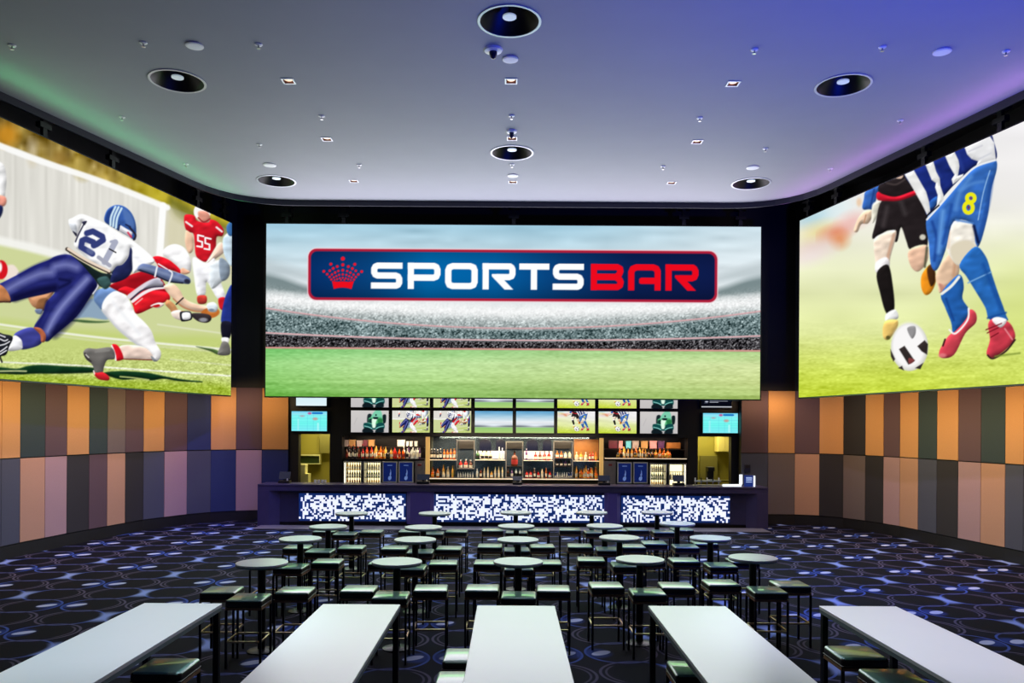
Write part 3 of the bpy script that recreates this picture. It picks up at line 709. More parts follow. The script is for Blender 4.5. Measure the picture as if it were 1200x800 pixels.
Ry = [602.0,602.2,602.5,603.7,606.3,609.6,612.8,616,620.3,625,630,635.3,641,645.6]
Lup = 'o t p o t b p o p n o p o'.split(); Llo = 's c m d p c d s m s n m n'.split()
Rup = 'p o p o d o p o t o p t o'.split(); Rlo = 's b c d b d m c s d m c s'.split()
def panel_wall(name, base, pts, up, lo, inward):
    # extend the run towards the camera with panels of the same make
    first = pts[0] if inward > 0 else pts[-1]
    nxt = pts[1] if inward > 0 else pts[-2]
    step = (first - nxt).normalized()*1.05; ext = []
    p = first.copy(); k = 0
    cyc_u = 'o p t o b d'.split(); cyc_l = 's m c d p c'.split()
    while p.y > -2.0:
        p = p + step; ext.append(p.copy())
    eu = [cyc_u[i % 6] for i in range(len(ext))]; el = [cyc_l[i % 6] for i in range(len(ext))]
    if inward > 0: pts = list(reversed(ext)) + pts; up = list(reversed(eu)) + up; lo = list(reversed(el)) + lo
    else: pts = pts + ext; up = up + eu; lo = lo + el
    n = len(pts)
    # backing wall, black above the panels
    mb = MB(); off = []
    for i in range(n):
        t = (pts[min(i+1,n-1)] - pts[max(i-1,0)]).normalized()
        nrm = Vector((t.y, -t.x, 0))                # points into the room for runs listed from left to right
        off.append(nrm)
    vs = []; fs = []
    for i in range(n):
        a = pts[i] - off[i]*0.03; c = pts[i] - off[i]*0.25
        vs += [(a.x,a.y,0),(a.x,a.y,HC+.6),(c.x,c.y,HC+.6),(c.x,c.y,0)]
    for i in range(n-1):
        for k in range(4):
            fs.append((4*i+k, 4*i+(k+1) % 4, 4*i+4+(k+1) % 4, 4*i+4+k))
    fs += [(0,1,2,3), (4*n-1,4*n-2,4*n-3,4*n-4)]
    mb.add(vs, fs); wall = struct(mb.build(name, M['black']))
    def strip(nm, z0, z1, i, j, dep, inset, m, parent):
        a, b2 = pts[i], pts[j]; t = (b2 - a).normalized(); nr = Vector((t.y, -t.x, 0))
        a = a + t*inset; b2 = b2 - t*inset
        q = MB(); f0 = [a - nr*.028, b2 - nr*.028, b2 + nr*dep, a + nr*dep]
        q.add([(v.x,v.y,z0) for v in f0] + [(v.x,v.y,z1) for v in f0], [(3,2,1,0),(4,5,6,7),(0,1,5,4),(1,2,6,5),(2,3,7,6),(3,0,4,7)])
        return q.build(nm, m, parent)
    for i in range(n-1):
        strip('acoustic_panel', ZJ + .012, ZT, i, i+1, 0.02, 0.007, PAN[up[i]], wall)
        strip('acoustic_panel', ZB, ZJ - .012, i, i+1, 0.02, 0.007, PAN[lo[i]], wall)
    sk = MB()
    for i in range(n-1):
        a, b2 = pts[i], pts[i+1]; t = (b2-a).normalized(); nr = Vector((t.y, -t.x, 0))
        f0 = [a - nr*.02, b2 - nr*.02, b2 + nr*.006, a + nr*.006]
        sk.add([(v.x,v.y,0) for v in f0] + [(v.x,v.y,ZB-.02) for v in f0], [(3,2,1,0),(4,5,6,7),(0,1,5,4),(1,2,6,5),(2,3,7,6),(3,0,4,7)])
    struct(sk.build('baseboard_' + base, M['skirt']))
    return pts
Lpts = panel_wall('wall_left', 'left', wall_curve(Lx, Ly), Lup, Llo, 1)
Rpts = panel_wall('wall_right', 'right', wall_curve(Rx, Ry), Rup, Rlo, -1)
# ------------------------------------------------------------------ floor and shell
fl = MB().box(-15, 15, -3, 27, -0.15, 0.0); struct(fl.build('floor', M['carpet']))
struct(MB().box(-15, 15, -3.3, -3.0, 0, HC+.6).build('wall_rear', mat('rear_wall_paint', (60,58,62), .8)))
struct(MB().box(-6.6, 6.75, 20.2, 20.95, 0.0, 0.012).build('trim_1', mat('grey_stone_floor_strip', (128,122,138), .35, noise=.1, nscale=8)))
# ------------------------------------------------------------------ ceiling plate with round corners and holes for the fittings
edge_l = [(0,97),(100,140),(150,160),(212,197)]; edge_r = [(1200,97),(1100,147),(1050,167),(985,203)]
A0, A1 = atz(0, 99, HC), atz(212, 199, HC); B0, B1 = atz(1200, 97, HC), atz(985, 203, HC)
yb = atz(597, 236, HC).y
def lx(y): return A0.x + (A1.x-A0.x)*(y-A0.y)/(A1.y-A0.y) - 0.25
def rx(y): return B0.x + (B1.x-B0.x)*(y-B0.y)/(B1.y-B0.y) + 0.25
def fillet(prev, cor, nxt, r, n=8):
    a = (Vector(prev)-Vector(cor)).normalized(); b = (Vector(nxt)-Vector(cor)).normalized()
    p0, p2, c = Vector(cor)+a*r, Vector(cor)+b*r, Vector(cor)
    return [((1-t)**2*p0 + 2*t*(1-t)*c + t*t*p2)[:] for t in np.linspace(0, 1, n)]
c_bl, c_br = (lx(yb), yb), (rx(yb), yb); f_l, f_r = (lx(-3), -3.0), (rx(-3), -3.0)
outline = [f_r] + fillet(f_r, c_br, c_bl, 1.7) + fillet(c_br, c_bl, f_l, 1.7) + [f_l]
DISH = [(597,25),(208,95),(988,100),(600,179),(324,212),(880,215)]
SQ = [(338,95),(599,95),(859,98),(383,163),(600,162),(817,166),(414.5,212),(601,213),(787,214)]
DR, SH = 0.43, 0.085
dish_c = [atz(x, y, HC) for x, y in DISH]; sq_c = [atz(x, y, HC) for x, y in SQ]
cu = bpy.data.curves.new('ceiling_outline', 'CURVE'); cu.dimensions = '2D'; cu.fill_mode = 'BOTH'
def spl(pts):
    s = cu.splines.new('POLY'); s.points.add(len(pts)-1)
    for q, p in zip(s.points, pts): q.co = (p[0], p[1], 0, 1)
    s.use_cyclic_u = True
spl(outline)
for c in dish_c: spl([(c.x + DR*math.cos(2*PI*k/48), c.y + DR*math.sin(2*PI*k/48)) for k in range(48)])
for c in sq_c: spl([(c.x+i*SH, c.y+j*SH) for i, j in ((-1,-1),(1,-1),(1,1),(-1,1))])
tmp = bpy.data.objects.new('tmp_outline', cu); C.objects.link(tmp)
bpy.context.view_layer.update()
me = bpy.data.meshes.new_from_object(tmp.evaluated_get(bpy.context.evaluated_depsgraph_get()))
bpy.data.objects.remove(tmp); bpy.data.curves.remove(cu)
me.name = 'ceiling'; me.materials.clear(); me.materials.append(M['ceiling'])
co = np.zeros(len(me.vertices)*3); me.vertices.foreach_get('co', co); co = co.reshape(-1,3); co[:,2] = HC
me.vertices.foreach_set('co', co.ravel()); me.update()
struct(link('ceiling', me))
# fascia hanging at the plate's rim and the black void above it
q = MB(); n = len(outline)
for i in range(n):
    (x0,y0),(x1,y1) = outline[i], outline[(i+1) % n]
    if i == n-1: continue
    t = Vector((x1-x0, y1-y0, 0)).normalized(); nr = Vector((t.y, -t.x, 0))*0.04
    q.add([(x0,y0,HC-.14),(x1,y1,HC-.14),(x1+nr.x,y1+nr.y,HC-.14),(x0+nr.x,y0+nr.y,HC-.14),(x0,y0,HC+.1),(x1,y1,HC+.1),(x1+nr.x,y1+nr.y,HC+.1),(x0+nr.x,y0+nr.y,HC+.1)],
          [(3,2,1,0),(4,5,6,7),(0,1,5,4),(1,2,6,5),(2,3,7,6),(3,0,4,7)])
struct(q.build('trim_2', M['navy']))
struct(MB().box(-15, 15, -3.3, 27, HC+.6, HC+.75).build('wall_top', M['black_ceiling']))
# ------------------------------------------------------------------ back wall: black portal with two service doorways and the bottle niche
YB = 22.3
def bx(x): return at(x, 500, YB).x
def bz(y, x=600): return at(x, y, YB).z
struct_back = MB()
zd = bz(508.5, 368)           # door head
xl0, xl1, xr0, xr1 = bx(350), bx(386.5), bx(818), bx(857)
nx0, nx1 = bx(401), bx(806); zn = bz(511.5)
def wb(x0, x1, z0, z1): struct_back.box(x0, x1, YB, YB+.25, z0, z1)
wb(bx(334), xl0, 0, zd); wb(xl1, nx0, 0, zd); wb(nx1, xr0, 0, zd); wb(xr1, bx(872), 0, zd)
wb(bx(334), bx(872), max(zd, zn), HC+.6); wb(nx0, nx1, min(zd, zn), max(zd, zn)+.001) if zn < zd else None
wb(bx(260), bx(334), ZT+.1, HC+.6); wb(bx(872), bx(940), ZT+.1, HC+.6)
struct(struct_back.build('wall_back', M['black']))
tl_ = MB(); tl_.box(bx(258), bx(322), YB-.012, YB-.0005, 4.155, 4.185); tl_.box(bx(880), bx(944), YB-.012, YB-.0005, 4.155, 4.185)
struct(tl_.build('trim_3', mat('grey_metal_trim', (60,62,72), .4, .5)))
# niche shell
nb = MB()
nb.box(nx0-.05, nx1+.05, YB+1.0, YB+1.05, 0, zn+.1); nb.box(nx0-.05, nx0, YB+.25, YB+1.0, 0, zn+.1); nb.box(nx1, nx1+.05, YB+.25, YB+1.0, 0, zn+.1)
nb.box(nx0-.05, nx1+.05, YB+.25, YB+1.05, zn, zn+.08)
struct(nb.build('wall_niche', mat('dark_niche_board', (38,36,44), .4)))
# service rooms behind the doorways
olive = mat('mustard_wall_paint', (152,142,52), .6); olive_d = mat('olive_wall_paint', (104,98,38), .6)
for nm, x0, x1 in (('wall_service_left', xl0-.4, xl1-.36), ('wall_service_right', xr0+.38, xr1+.4)):
    r = MB(); r.box(x0-.5, x1+.5, YB+1.9, YB+1.95, 0, 2.9); r.box(x0-.5, x0-.45, YB+.25, YB+1.9, 0, 2.9); r.box(x1+.45, x1+.5, YB+.25, YB+1.9, 0, 2.9); r.box(x0-.5, x1+.5, YB+.25, YB+1.95, 2.9, 2.95)
    struct(r.build(nm, olive))
# ------------------------------------------------------------------ screens
def display_mat(name, strength):
    m = bpy.data.materials.new(name); m.use_nodes = True; nt = m.node_tree; nt.nodes.clear()
    a = nt.nodes.new('ShaderNodeAttribute'); a.attribute_name = 'picture'
    e = nt.nodes.new('ShaderNodeEmission'); e.inputs['Strength'].default_value = strength
    o = nt.nodes.new('ShaderNodeOutputMaterial')
    nt.links.new(a.outputs['Color'], e.inputs['Color']); nt.links.new(e.outputs[0], o.inputs['Surface'])
    return m
M['led'] = display_mat('led_wall_picture', 1.0); M['tv'] = display_mat('television_picture', 1.0)
def picture_mesh(name, P00, P10, P01, P11, us, nv, colour, m):
    # P00 bottom-left, P10 bottom-right, P01 top-left, P11 top-right seen from the room; us: column positions 0..1
    us = np.asarray(us); nu = len(us); vs = np.linspace(0, 1, nv)
    U, V = np.meshgrid(us, vs)
    P = [np.array(q) for q in (P00, P10, P01, P11)]
    co = ((1-U)*(1-V))[...,None]*P[0] + (U*(1-V))[...,None]*P[1] + ((1-U)*V)[...,None]*P[2] + (U*V)[...,None]*P[3]
    i = np.arange(nu*nv).reshape(nv, nu)
    quads = np.stack([i[:-1,:-1], i[:-1,1:], i[1:,1:], i[1:,:-1]], -1).reshape(-1, 4)
    me = bpy.data.meshes.new(name)
    me.vertices.add(nu*nv); me.vertices.foreach_set('co', co.reshape(-1).astype(np.float32))
    me.loops.add(quads.size); me.loops.foreach_set('vertex_index', quads.ravel().astype(np.int32))
    me.polygons.add(len(quads)); me.polygons.foreach_set('loop_start', np.arange(0, quads.size, 4, dtype=np.int32))
    me.update(calc_edges=True)
    at_ = me.attributes.new('picture', 'FLOAT_COLOR', 'POINT')
    c = np.clip(colour(co.reshape(-1,3), U.ravel(), V.ravel()), 0, 1)
    l = np.where(c <= 0.04045, c/12.92, ((c+0.055)/1.055)**2.4)
    at_.data.foreach_set('color', np.concatenate([l, np.ones((len(l),1))], 1).astype(np.float32).ravel())
    me.materials.append(m)
    return me
def slab(mb, a, b, z0, z1, nrm, d0, d1):     # box along a->b (plan), between depths d0..d1 behind the face (against nrm)
    f0 = [a - nrm*d0, b - nrm*d0, b - nrm*d1, a - nrm*d1]
    return mb.add([(v.x,v.y,z0) for v in f0] + [(v.x,v.y,z1) for v in f0], [(3,2,1,0),(4,5,6,7),(0,1,5,4),(1,2,6,5),(2,3,7,6),(3,0,4,7)])
PS, PF, PK = stadium(), football(), soccer()
def big_screen(label, a, b, z0, z1, us, nv, colour, hang):
    a, b = Vector((a[0], a[1], 0)), Vector((b[0], b[1], 0))
    t = (b-a).normalized(); nrm = Vector((t.y, -t.x, 0)); mid = (a+b)/2
    root = thing('video_wall', label, 'screen', (mid.x, mid.y, z0), 0, None)
    inv = -Vector((mid.x, mid.y, z0))
    me = picture_mesh('display', (a.x,a.y,z0), (b.x,b.y,z0), (a.x,a.y,z1), (b.x,b.y,z1), us, nv, colour, M['led'])
    link('display', me, root, inv)
    h = MB(); e = t*0.03
    slab(h, a-e, b+e, z0-.03, z1+.03, nrm, 0.012, 0.16)
    o = h.build('housing', M['screen_frame'], root); o.location = inv
    for f in hang:
        c = a + (b-a)*f
        g = MB(); slab(g, c - t*.05, c + t*.05, z1+.03, HC+.6, nrm, .05, .12); slab(g, c - t*.14, c + t*.14, z1+.2, z1+.3, nrm, .03, .14); slab(g, c - t*.16, c + t*.16, HC-.02, HC+.02, nrm, .0, .17)
        o = g.build('hanger', M['screen_frame'], root); o.location = inv
    return root
DC = 21.1
cz0, cz1 = 3.452, 8.085
a0, a1 = at(311, 465, DC), at(890.5, 465, DC)
cxs = lambda P: proj(P[:,0], P[:,1], P[:,2])
# the middle screen hangs a touch askew in the photograph's frame: sample by photo position
big_screen('wide middle video screen showing the stadium pitch and the SPORTSBAR sign', (a0.x, DC), (a1.x, DC), cz0, cz1,
           np.linspace(0, 1, 760), 270, lambda co, u, v: PS.sample(311.4 + 578.8*u, 464.6 - 202.6*v), [.04, .155, .5, .845, .96])
LEN = 8.4
lf = at(270.5, 462, 21.1); ln = at(0, 444, 13.93); rf = at(936, 466, 20.6); rn = at(1200, 448, 13.84)
def side(far, near):
    f, n = Vector((far.x, far.y)), Vector((near.x, near.y)); t = (n-f).normalized()
    return f, t
lF, lT = side(lf, ln); rF, rT = side(rf, rn)
LZ, RZ = (3.465, 8.09), (3.49, 8.125)
def side_px(F0, T0, z, s, v, edge):
    # photo position of the point s metres from the far end; past the picture's edge the picture is mirrored
    s = np.where(s > edge, 2*edge - s, s)
    return proj(F0.x + T0.x*s, F0.y + T0.y*s, z[0] + (z[1]-z[0])*v)
def s_at(F0, T0, px):
    k = (px - CX)/F
    return (k*F0.y - F0.x)/(T0.x - k*T0.y)
l_edge, r_edge = s_at(lF, lT, -26), s_at(rF, rT, 1232)
def beyond(P, F0, T0, z, s, v, edge):      # past the traced part only the picture's background goes on
    q = side_px(F0, T0, z, s, v, edge); k = smooth01(np.asarray(s, float), edge-.10, edge+.02)[..., None]
    return P.sample(*q)*(1-k) + P.sample(*q, True)*k
def foot_col(s, v): return beyond(PF, lF, lT, LZ, s, v, l_edge)
def socc_col(s, v): return beyond(PK, rF, rT, RZ, s, v, r_edge)
def cols(F0, T0, px0, px1, n):
    s = np.array([s_at(F0, T0, x) for x in np.linspace(px0, px1, n)])
    s = s[(s >= 0) & (s <= LEN)]
    return np.unique(np.concatenate([[0.0], s, np.linspace(s.max(), LEN, 24)]))
sl = cols(lF, lT, 270, -26, 400); sr = cols(rF, rT, 937, 1228, 400)
le = lF + lT*LEN; re = rF + rT*LEN
big_screen('long side video screen above the left wall showing American football players', (le.x, le.y), (lF.x, lF.y), *LZ, 1 - sl[::-1]/LEN, 360,
           lambda co, u, v: foot_col((1-u)*LEN, v), [.25, .47, .83, .97])
big_screen('long side video screen above the right wall showing soccer players and a ball', (rF.x, rF.y), (re.x, re.y), *RZ, sr/LEN, 360,
           lambda co, u, v: socc_col(u*LEN, v), [.03, .17, .52, .75])
# ------------------------------------------------------------------ televisions over the bottle shelves
PC, PM, PO, PW, PD = race_car(), small_stadium(), odds_board(), white_board(), dark_board()
TVP = {'car': lambda u, v: PC.sample(u, 1-v), 'stad': lambda u, v: PM.sample(u, 1-v),
       'foot': lambda u, v: foot_col((0.965-u)*s_at(lF, lT, 130)/.475, 1-(.245+.585*(1-v))), 'socc': lambda u, v: socc_col(u*7.9, v),
       'odds': lambda u, v: PO.sample(u, 1-v), 'white': lambda u, v: PW.sample(u, 1-v), 'dark': lambda u, v: PD.sample(u, 1-v)}
YT = YB - 0.09
def television(label, x0, x1, y0, y1, pic, group=None, glow=False, d=YT, tilt=0.0, name='television', bez=0.022):
    p0, p1 = at(x0, y1, d), at(x1, y1, d); z1 = at((x0+x1)/2, y0, d).z; z0 = at((x0+x1)/2, y1, d).z
    cx = (p0.x+p1.x)/2; w = (p1.x-p0.x)/2; h = z1-z0
    root = thing(name, label, 'television', (cx, d, z0), tilt, group)
    me = picture_mesh('display', (-w,0,0), (w,0,0), (-w,0,h), (w,0,h), np.linspace(0,1,90), 52, lambda co, u, v: TVP[pic](u, v), M['tv'])
    link('display', me, root)
    MB().rbox(-w-bez, w+bez, .006, .07, -bez, h+bez, .008, 1).build('bezel', M['screen_frame'], root)
    MB().box(-.12, .12, .07, .0885, h*.3, h*.7).build('wall_mount', M['screen_frame'], root)
    return root
cols_x = [(411.2,455.3),(459.6,503.5),(508.0,552.0),(556.4,600.6),(604.8,649.0),(653.2,697.2),(701.4,745.8),(750.0,794.0)]
kinds = ['car','foot','foot','stad','stad','socc','socc','car']
what = {'car':'a green racing car', 'foot':'a football tackle', 'stad':'an empty stadium', 'socc':'soccer players'}
place = ['leftmost', 'second from left', 'third from left', 'fourth from left', 'fifth from left', 'sixth from left', 'seventh from left', 'rightmost']
for i, ((x0, x1), k) in enumerate(zip(cols_x, kinds)):
    dy = 1.4*(x0-411)/340
    television(f'television showing {what[k]}, {place[i]} in the lower row over the bottles', x0, x1, 480.9+dy, 506.4+dy, k, 'televisions over the bottle shelves')
    television(f'television showing {what[k]}, {place[i]} in the upper row under the big screen', x0, x1, 451.2+dy, 477.0+dy, k, 'televisions over the bottle shelves')
television('cyan betting odds screen over the left service doorway', 341.6, 383.0, 481.8, 504.9, 'odds', None, name='odds_screen')
television('cyan betting odds screen over the right service doorway', 823.8, 864.6, 484.0, 507.2, 'odds', None, name='odds_screen')
television('pale white information screen above the left odds screen', 347.0, 382.6, 452.0, 475.2, 'white', None, name='information_screen')
television('dark information screen with white lettering above the right odds screen', 822.0, 857.5, 454.5, 477.6, 'dark', None, name='information_screen')
# ------------------------------------------------------------------ furniture
M['laminate'] = mat('white_laminate', (226,228,230), 0.30, noise=.01, nscale=3)
M['lam_edge'] = mat('grey_laminate_edge', (120,136,140), 0.4)
M['dark_metal'] = mat('black_powder_coat', (14,14,17), 0.38, 0.4)
M['leather'] = mat('leather_teal_sheen', (102,146,132), 0.38, noise=.06, nscale=40, bump=.05, spec=.8, coat=.5)  # screen light reflected on the seat tops is put into this teal
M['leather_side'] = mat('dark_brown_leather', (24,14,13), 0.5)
M['brass'] = mat('brushed_brass', (186,160,118), 0.3, 1.0)
M['bronze'] = mat('tan_wood_rail', (134,100,66), 0.45)
# round table
def round_table():
    t = thing('round_table', '', 'table')
    MB().lathe([(.292,1.024),(.30,1.028),(.30,1.046),(.296,1.05)], 48).build('tabletop', M['laminate'], t, True)
    MB().lathe([(.28,1.008),(.294,1.012),(.298,1.0235)], 48).build('edge_band', M['lam_edge'], t, True)
    MB().lathe([(.045,.03),(.045,.985),(.14,.992),(.14,1.008)], 20).build('post', M['dark_metal'], t, True)
    MB().lathe([(.165,0),(.167,.012),(.14,.022),(.05,.034)], 40).build('base', M['dark_metal'], t, True)
    return t
def stool(name='bar_stool'):
    t = thing(name, '', 'stool')
    w = .2
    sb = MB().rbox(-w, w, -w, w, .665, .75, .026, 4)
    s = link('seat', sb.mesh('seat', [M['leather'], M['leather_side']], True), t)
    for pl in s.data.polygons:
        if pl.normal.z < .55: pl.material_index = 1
    MB().rbox(-w-.002, w+.002, -w-.002, w+.002, .672, .684, .004, 1).build('seam', M['leather_side'], s)
    f = MB(); h = w - .012
    for p0, p1 in (((-h,-h),(h,-h)),((h,-h),(h,h)),((h,h),(-h,h)),((-h,h),(-h,-h))): f.bar((p0[0],p0[1],.652), (p1[0],p1[1],.652), .024, .026)
    f.build('seat_rail', M['bronze'], t)
    for i in (-1, 1):
        for j in (-1, 1):
            MB().bar((i*h, j*h, 0.004), (i*h, j*h, .64), .024, .024).build('leg', M['dark_metal'], t)
    r = MB(); k = h
    for p0, p1 in (((-k,-k),(k,-k)),((k,-k),(k,k)),((k,k),(-k,k)),((-k,k),(-k,-k))): r.bar((p0[0],p0[1],.29), (p1[0],p1[1],.29), .016, .02)
    r.build('footrest', M['brass'], t)
    return t
ROWS = [[(307,658.6),(465.2,657.2),(607.4,657),(750,654.4),(882.4,652.6)],
        [(352,630.4),(486.6,631.4),(607,631.4),(726,629),(832.4,629.6)],
        [(384.6,616.2),(496.2,617),(605,615.6),(708.6,615.4),(793.6,612.6)],
        [(412,600.6),(509.4,600.6),(604.4,599.6),(693.4,599.6),(770,599.4)]]
RN = ['front row', 'second row', 'third row', 'back row']
CN = ['leftmost', 'second from the left', 'middle', 'second from the right', 'rightmost']
T0, S0 = round_table(), stool()
first_t = first_s = True
rnd = random.Random(11)
for r, row in enumerate(ROWS):
    for c, (x, y) in enumerate(row):
        p = atz(x, y, 1.05)
        lab = f'white round pedestal table, {CN[c]} in the {RN[r]}'
        grp = 'round pedestal tables'
        if first_t: T0['label'] = lab; T0['group'] = grp; T0.location = (p.x, p.y, 0); T0.rotation_euler.z = 0; first_t = False
        else: dup(T0, (p.x, p.y, 0), 0, lab, grp)
        sx = .43
        cn = ['leftmost %s table', '%s table second from left', 'middle %s table', '%s table second from right', 'rightmost %s table'][c] % RN[r]
        offs = {'left side': (-sx, -.10 - .04*r), 'near side': (.01, -.485 - .05*(r > 0)), 'right side': (sx-.005, -.09 - .04*r)}
        for nm, (dx, dy) in offs.items():
            lab = f'dark square stool at the {nm} of the {cn}'
            loc = (p.x+dx+rnd.uniform(-.008,.008), p.y+dy+rnd.uniform(-.03,.03), 0)
            rz = rnd.uniform(-.04, .04) + (0.0)
            g2 = 'bar stools round the pedestal tables'
            if first_s: S0['label'] = lab; S0['group'] = g2; S0.location = loc; S0.rotation_euler.z = rz; first_s = False
            else: dup(S0, loc, rz, lab, g2)
# long bench-height tables
LT = [(171.3,259.2,706.2),(380,468,707.4),(558,651.2,709),(760.6,848.6,709.4),(961.2,1047.6,709.6)]
def long_table(w, L):
    t = thing('long_table', '', 'table')
    MB().rbox(-w/2, w/2, -L, 0, 1.018, 1.05, .003, 1).build('tabletop', M['laminate'], t)
    fr = MB(); fr.box(-w/2+.004, -w/2+.03, -L+.004, -.004, .985, 1.0175); fr.box(w/2-.03, w/2-.004, -L+.004, -.004, .985, 1.0175); fr.box(-w/2+.03, w/2-.03, -.03, -.004, .985, 1.0175); fr.box(-w/2+.03, w/2-.03, -L+.004, -L+.03, .985, 1.0175)
    fr.build('edge_frame', M['lam_edge'], t)
    for i in (-1, 1):
        for yy in (-.035, -L+.035):
            MB().bar((i*(w/2-.035), yy, 0), (i*(w/2-.035), yy, .984), .05, .05).build('leg', M['dark_metal'], t)
    return t
LT0 = long_table(.705, 2.45)
tl = []
for i, (x0, x1, y) in enumerate(LT):
    p0, p1 = atz(x0, y, 1.05), atz(x1, y, 1.05)
    loc = ((p0.x+p1.x)/2, p0.y, 0); tl.append(loc)
    lab = f'long white high table running towards the camera, {CN[i]} of the five'
    if i == 0: LT0['label'] = lab; LT0['group'] = 'long high tables'; LT0.location = loc
    else: dup(LT0, loc, 0, lab, 'long high tables')
tn = ['leftmost long table', 'long table second from left', 'middle long table', 'long table second from right', 'rightmost long table']
for i, off, y, nm in [(2, -.41, 6.62, 'far'), (2, -.42, 5.98, 'near'), (4, -.20, 6.78, 'far'), (4, -.19, 6.12, 'near'), (0, .22, 6.28, 'far'), (3, -.12, 6.3, 'far')]:
    only = i in (0, 3)
    lab = f'dark square stool tucked under the {tn[i]}' + ('' if only else f', {nm} one of the pair')
    dup(S0, (tl[i][0]+off, y, 0), 0.0, lab, 'bar stools under the long tables')
# ------------------------------------------------------------------ the bar counter
DB = 20.9
M['bar'] = mat('slate_bar_stone', (64,58,92), 0.32, noise=.08, nscale=6)
M['bar_dark'] = mat('dark_bar_stone', (48,46,80), 0.35, noise=.08, nscale=6)
M['bar_violet'] = mat('violet_bar_lacquer', (92,78,156), 0.3, noise=.05, nscale=5)
xa, xb = at(301.5, 590, DB).x, at(900.5, 590, DB).x
def dx(x): return at(x, 595, DB).x
HB = 1.105
bar = thing('bar_counter', 'long dark bar counter with three lit mosaic panels', 'bar counter', ((xa+xb)/2, DB, 0))
inv = (-(xa+xb)/2, -DB, 0)
def bpart(mb, nm, m, parent=None, smooth=False):
    o = mb.build(nm, m, bar if parent is None else parent, smooth)
    if parent is None: o.location = inv
    return o
bpart(MB().rbox(xa, xb, DB, DB+.78, HB-.045, HB, .008, 2), 'counter_top', M['bar'])
e = MB(); e.xzprism([(xa+.0,.955),(xa+.62,.955),(xa+.62,HB-.046),(xa,HB-.046)], DB+.02, DB+.1)
bpart(MB().box(xa+.002, xb-.002, DB+.012, DB+.06, .93, HB-.046), 'fascia', M['bar'])
bpart(MB().box(xa+.05, xb-.05, DB+.12, DB+.74, .09, HB-.047), 'body', M['bar_dark'])
bpart(MB().box(xa+.12, xb-.12, DB+.16, DB+.70, .0, .0895), 'plinth', M['skirt'])
def endp(x0, x1, x2):   # slanting mitred end panel
    q = MB(); y0, y1, y2 = DB+.012, DB+.12, DB+.74
    q.prism([(x0,y0),(x1,y0),(x2,y1),(x0,y1)] if x1 > x0 else [(x1,y0),(x0,y0),(x0,y1),(x2,y1)], .0, .9295); return q
bpart(endp(xa+.002, xa+.30, xa+.56), 'end_panel', M['bar']); bpart(endp(xb-.002, xb-.30, xb-.56), 'end_panel', M['bar'])
for x0, x1 in ((476, 508.5), (708.3, 727.8)):
    q = MB(); a, b2 = dx(x0), dx(x1); m = .10
    q.prism([(a,DB+.12),(a+m,DB+.03),(b2-m,DB+.03),(b2,DB+.12)], .06, .9295); bpart(q, 'pilaster', M['bar_violet'])
ml = mat('lit_mosaic_tile', (236,240,255), .3, emit=(226,232,255), es=1.0); md = mat('blue_mosaic_tile', (24,50,112), .3, emit=(20,52,122), es=.55)
def mosaic(x0, x1, y0, y1, seed):
    p0, p1 = at(x0, y1, DB+.09), at(x1, y1, DB+.09); z0, z1 = p0.z, at((x0+x1)/2, y0, DB+.09).z
    W, H = p1.x-p0.x, z1-z0; nx, nz = int(round(W/.05)), 14
    rg = random.Random(seed); vs = []; fs = []; mi = []
    y = DB+.085
    for j in range(nz+1):
        for i in range(nx+1): vs.append((p0.x + W*i/nx, y, z0 + H*j/nz))
    g = [[0]*nx for _ in range(nz)]
    for j in range(nz):
        for i in range(nx):
            border = i == 0 or i == nx-1 or j == 0 or j == nz-1
            k = rg.random(); pr = .60 if not border else .18
            if j > 0 and i > 0 and g[j-1][i] == g[j][i-1] and rg.random() < .3: v = g[j-1][i] if rg.random() < .5 else 1-g[j-1][i]
            else: v = 1 if k < pr else 0
            g[j][i] = v if not border else (1 if k < pr else 0)
            a = j*(nx+1)+i; fs.append((a,a+1,a+nx+2,a+nx+1)); mi.append(0 if g[j][i] else 1)
    n0 = len(vs)   # shallow sides so the panel is a box
    for k in (0, nx, (nz+1)*(nx+1)-1, nz*(nx+1)): vs.append((vs[k][0], DB+.119, vs[k][2]))
    fs.append((n0,n0+3,n0+2,n0+1)); mi.append(1)
    bot = list(range(0,nx+1)); fs.append(tuple(bot[::-1]+[n0,n0+1])); mi.append(1)
    topi = list(range(nz*(nx+1), (nz+1)*(nx+1))); fs.append(tuple(topi+[n0+2,n0+3])); mi.append(1)
    mb = MB(); mb.v = vs; mb.f = fs; mb.mi = mi
    return mb
for k, (x0, x1, y0, y1) in enumerate([(350.3,475.2,578.2,609.8),(508.8,707.6,579.6,611),(728.0,855.0,581,611.6)]):
    pn = bpart(mosaic(x0, x1, y0, y1, 5+k), 'mosaic_panel', [ml, md])
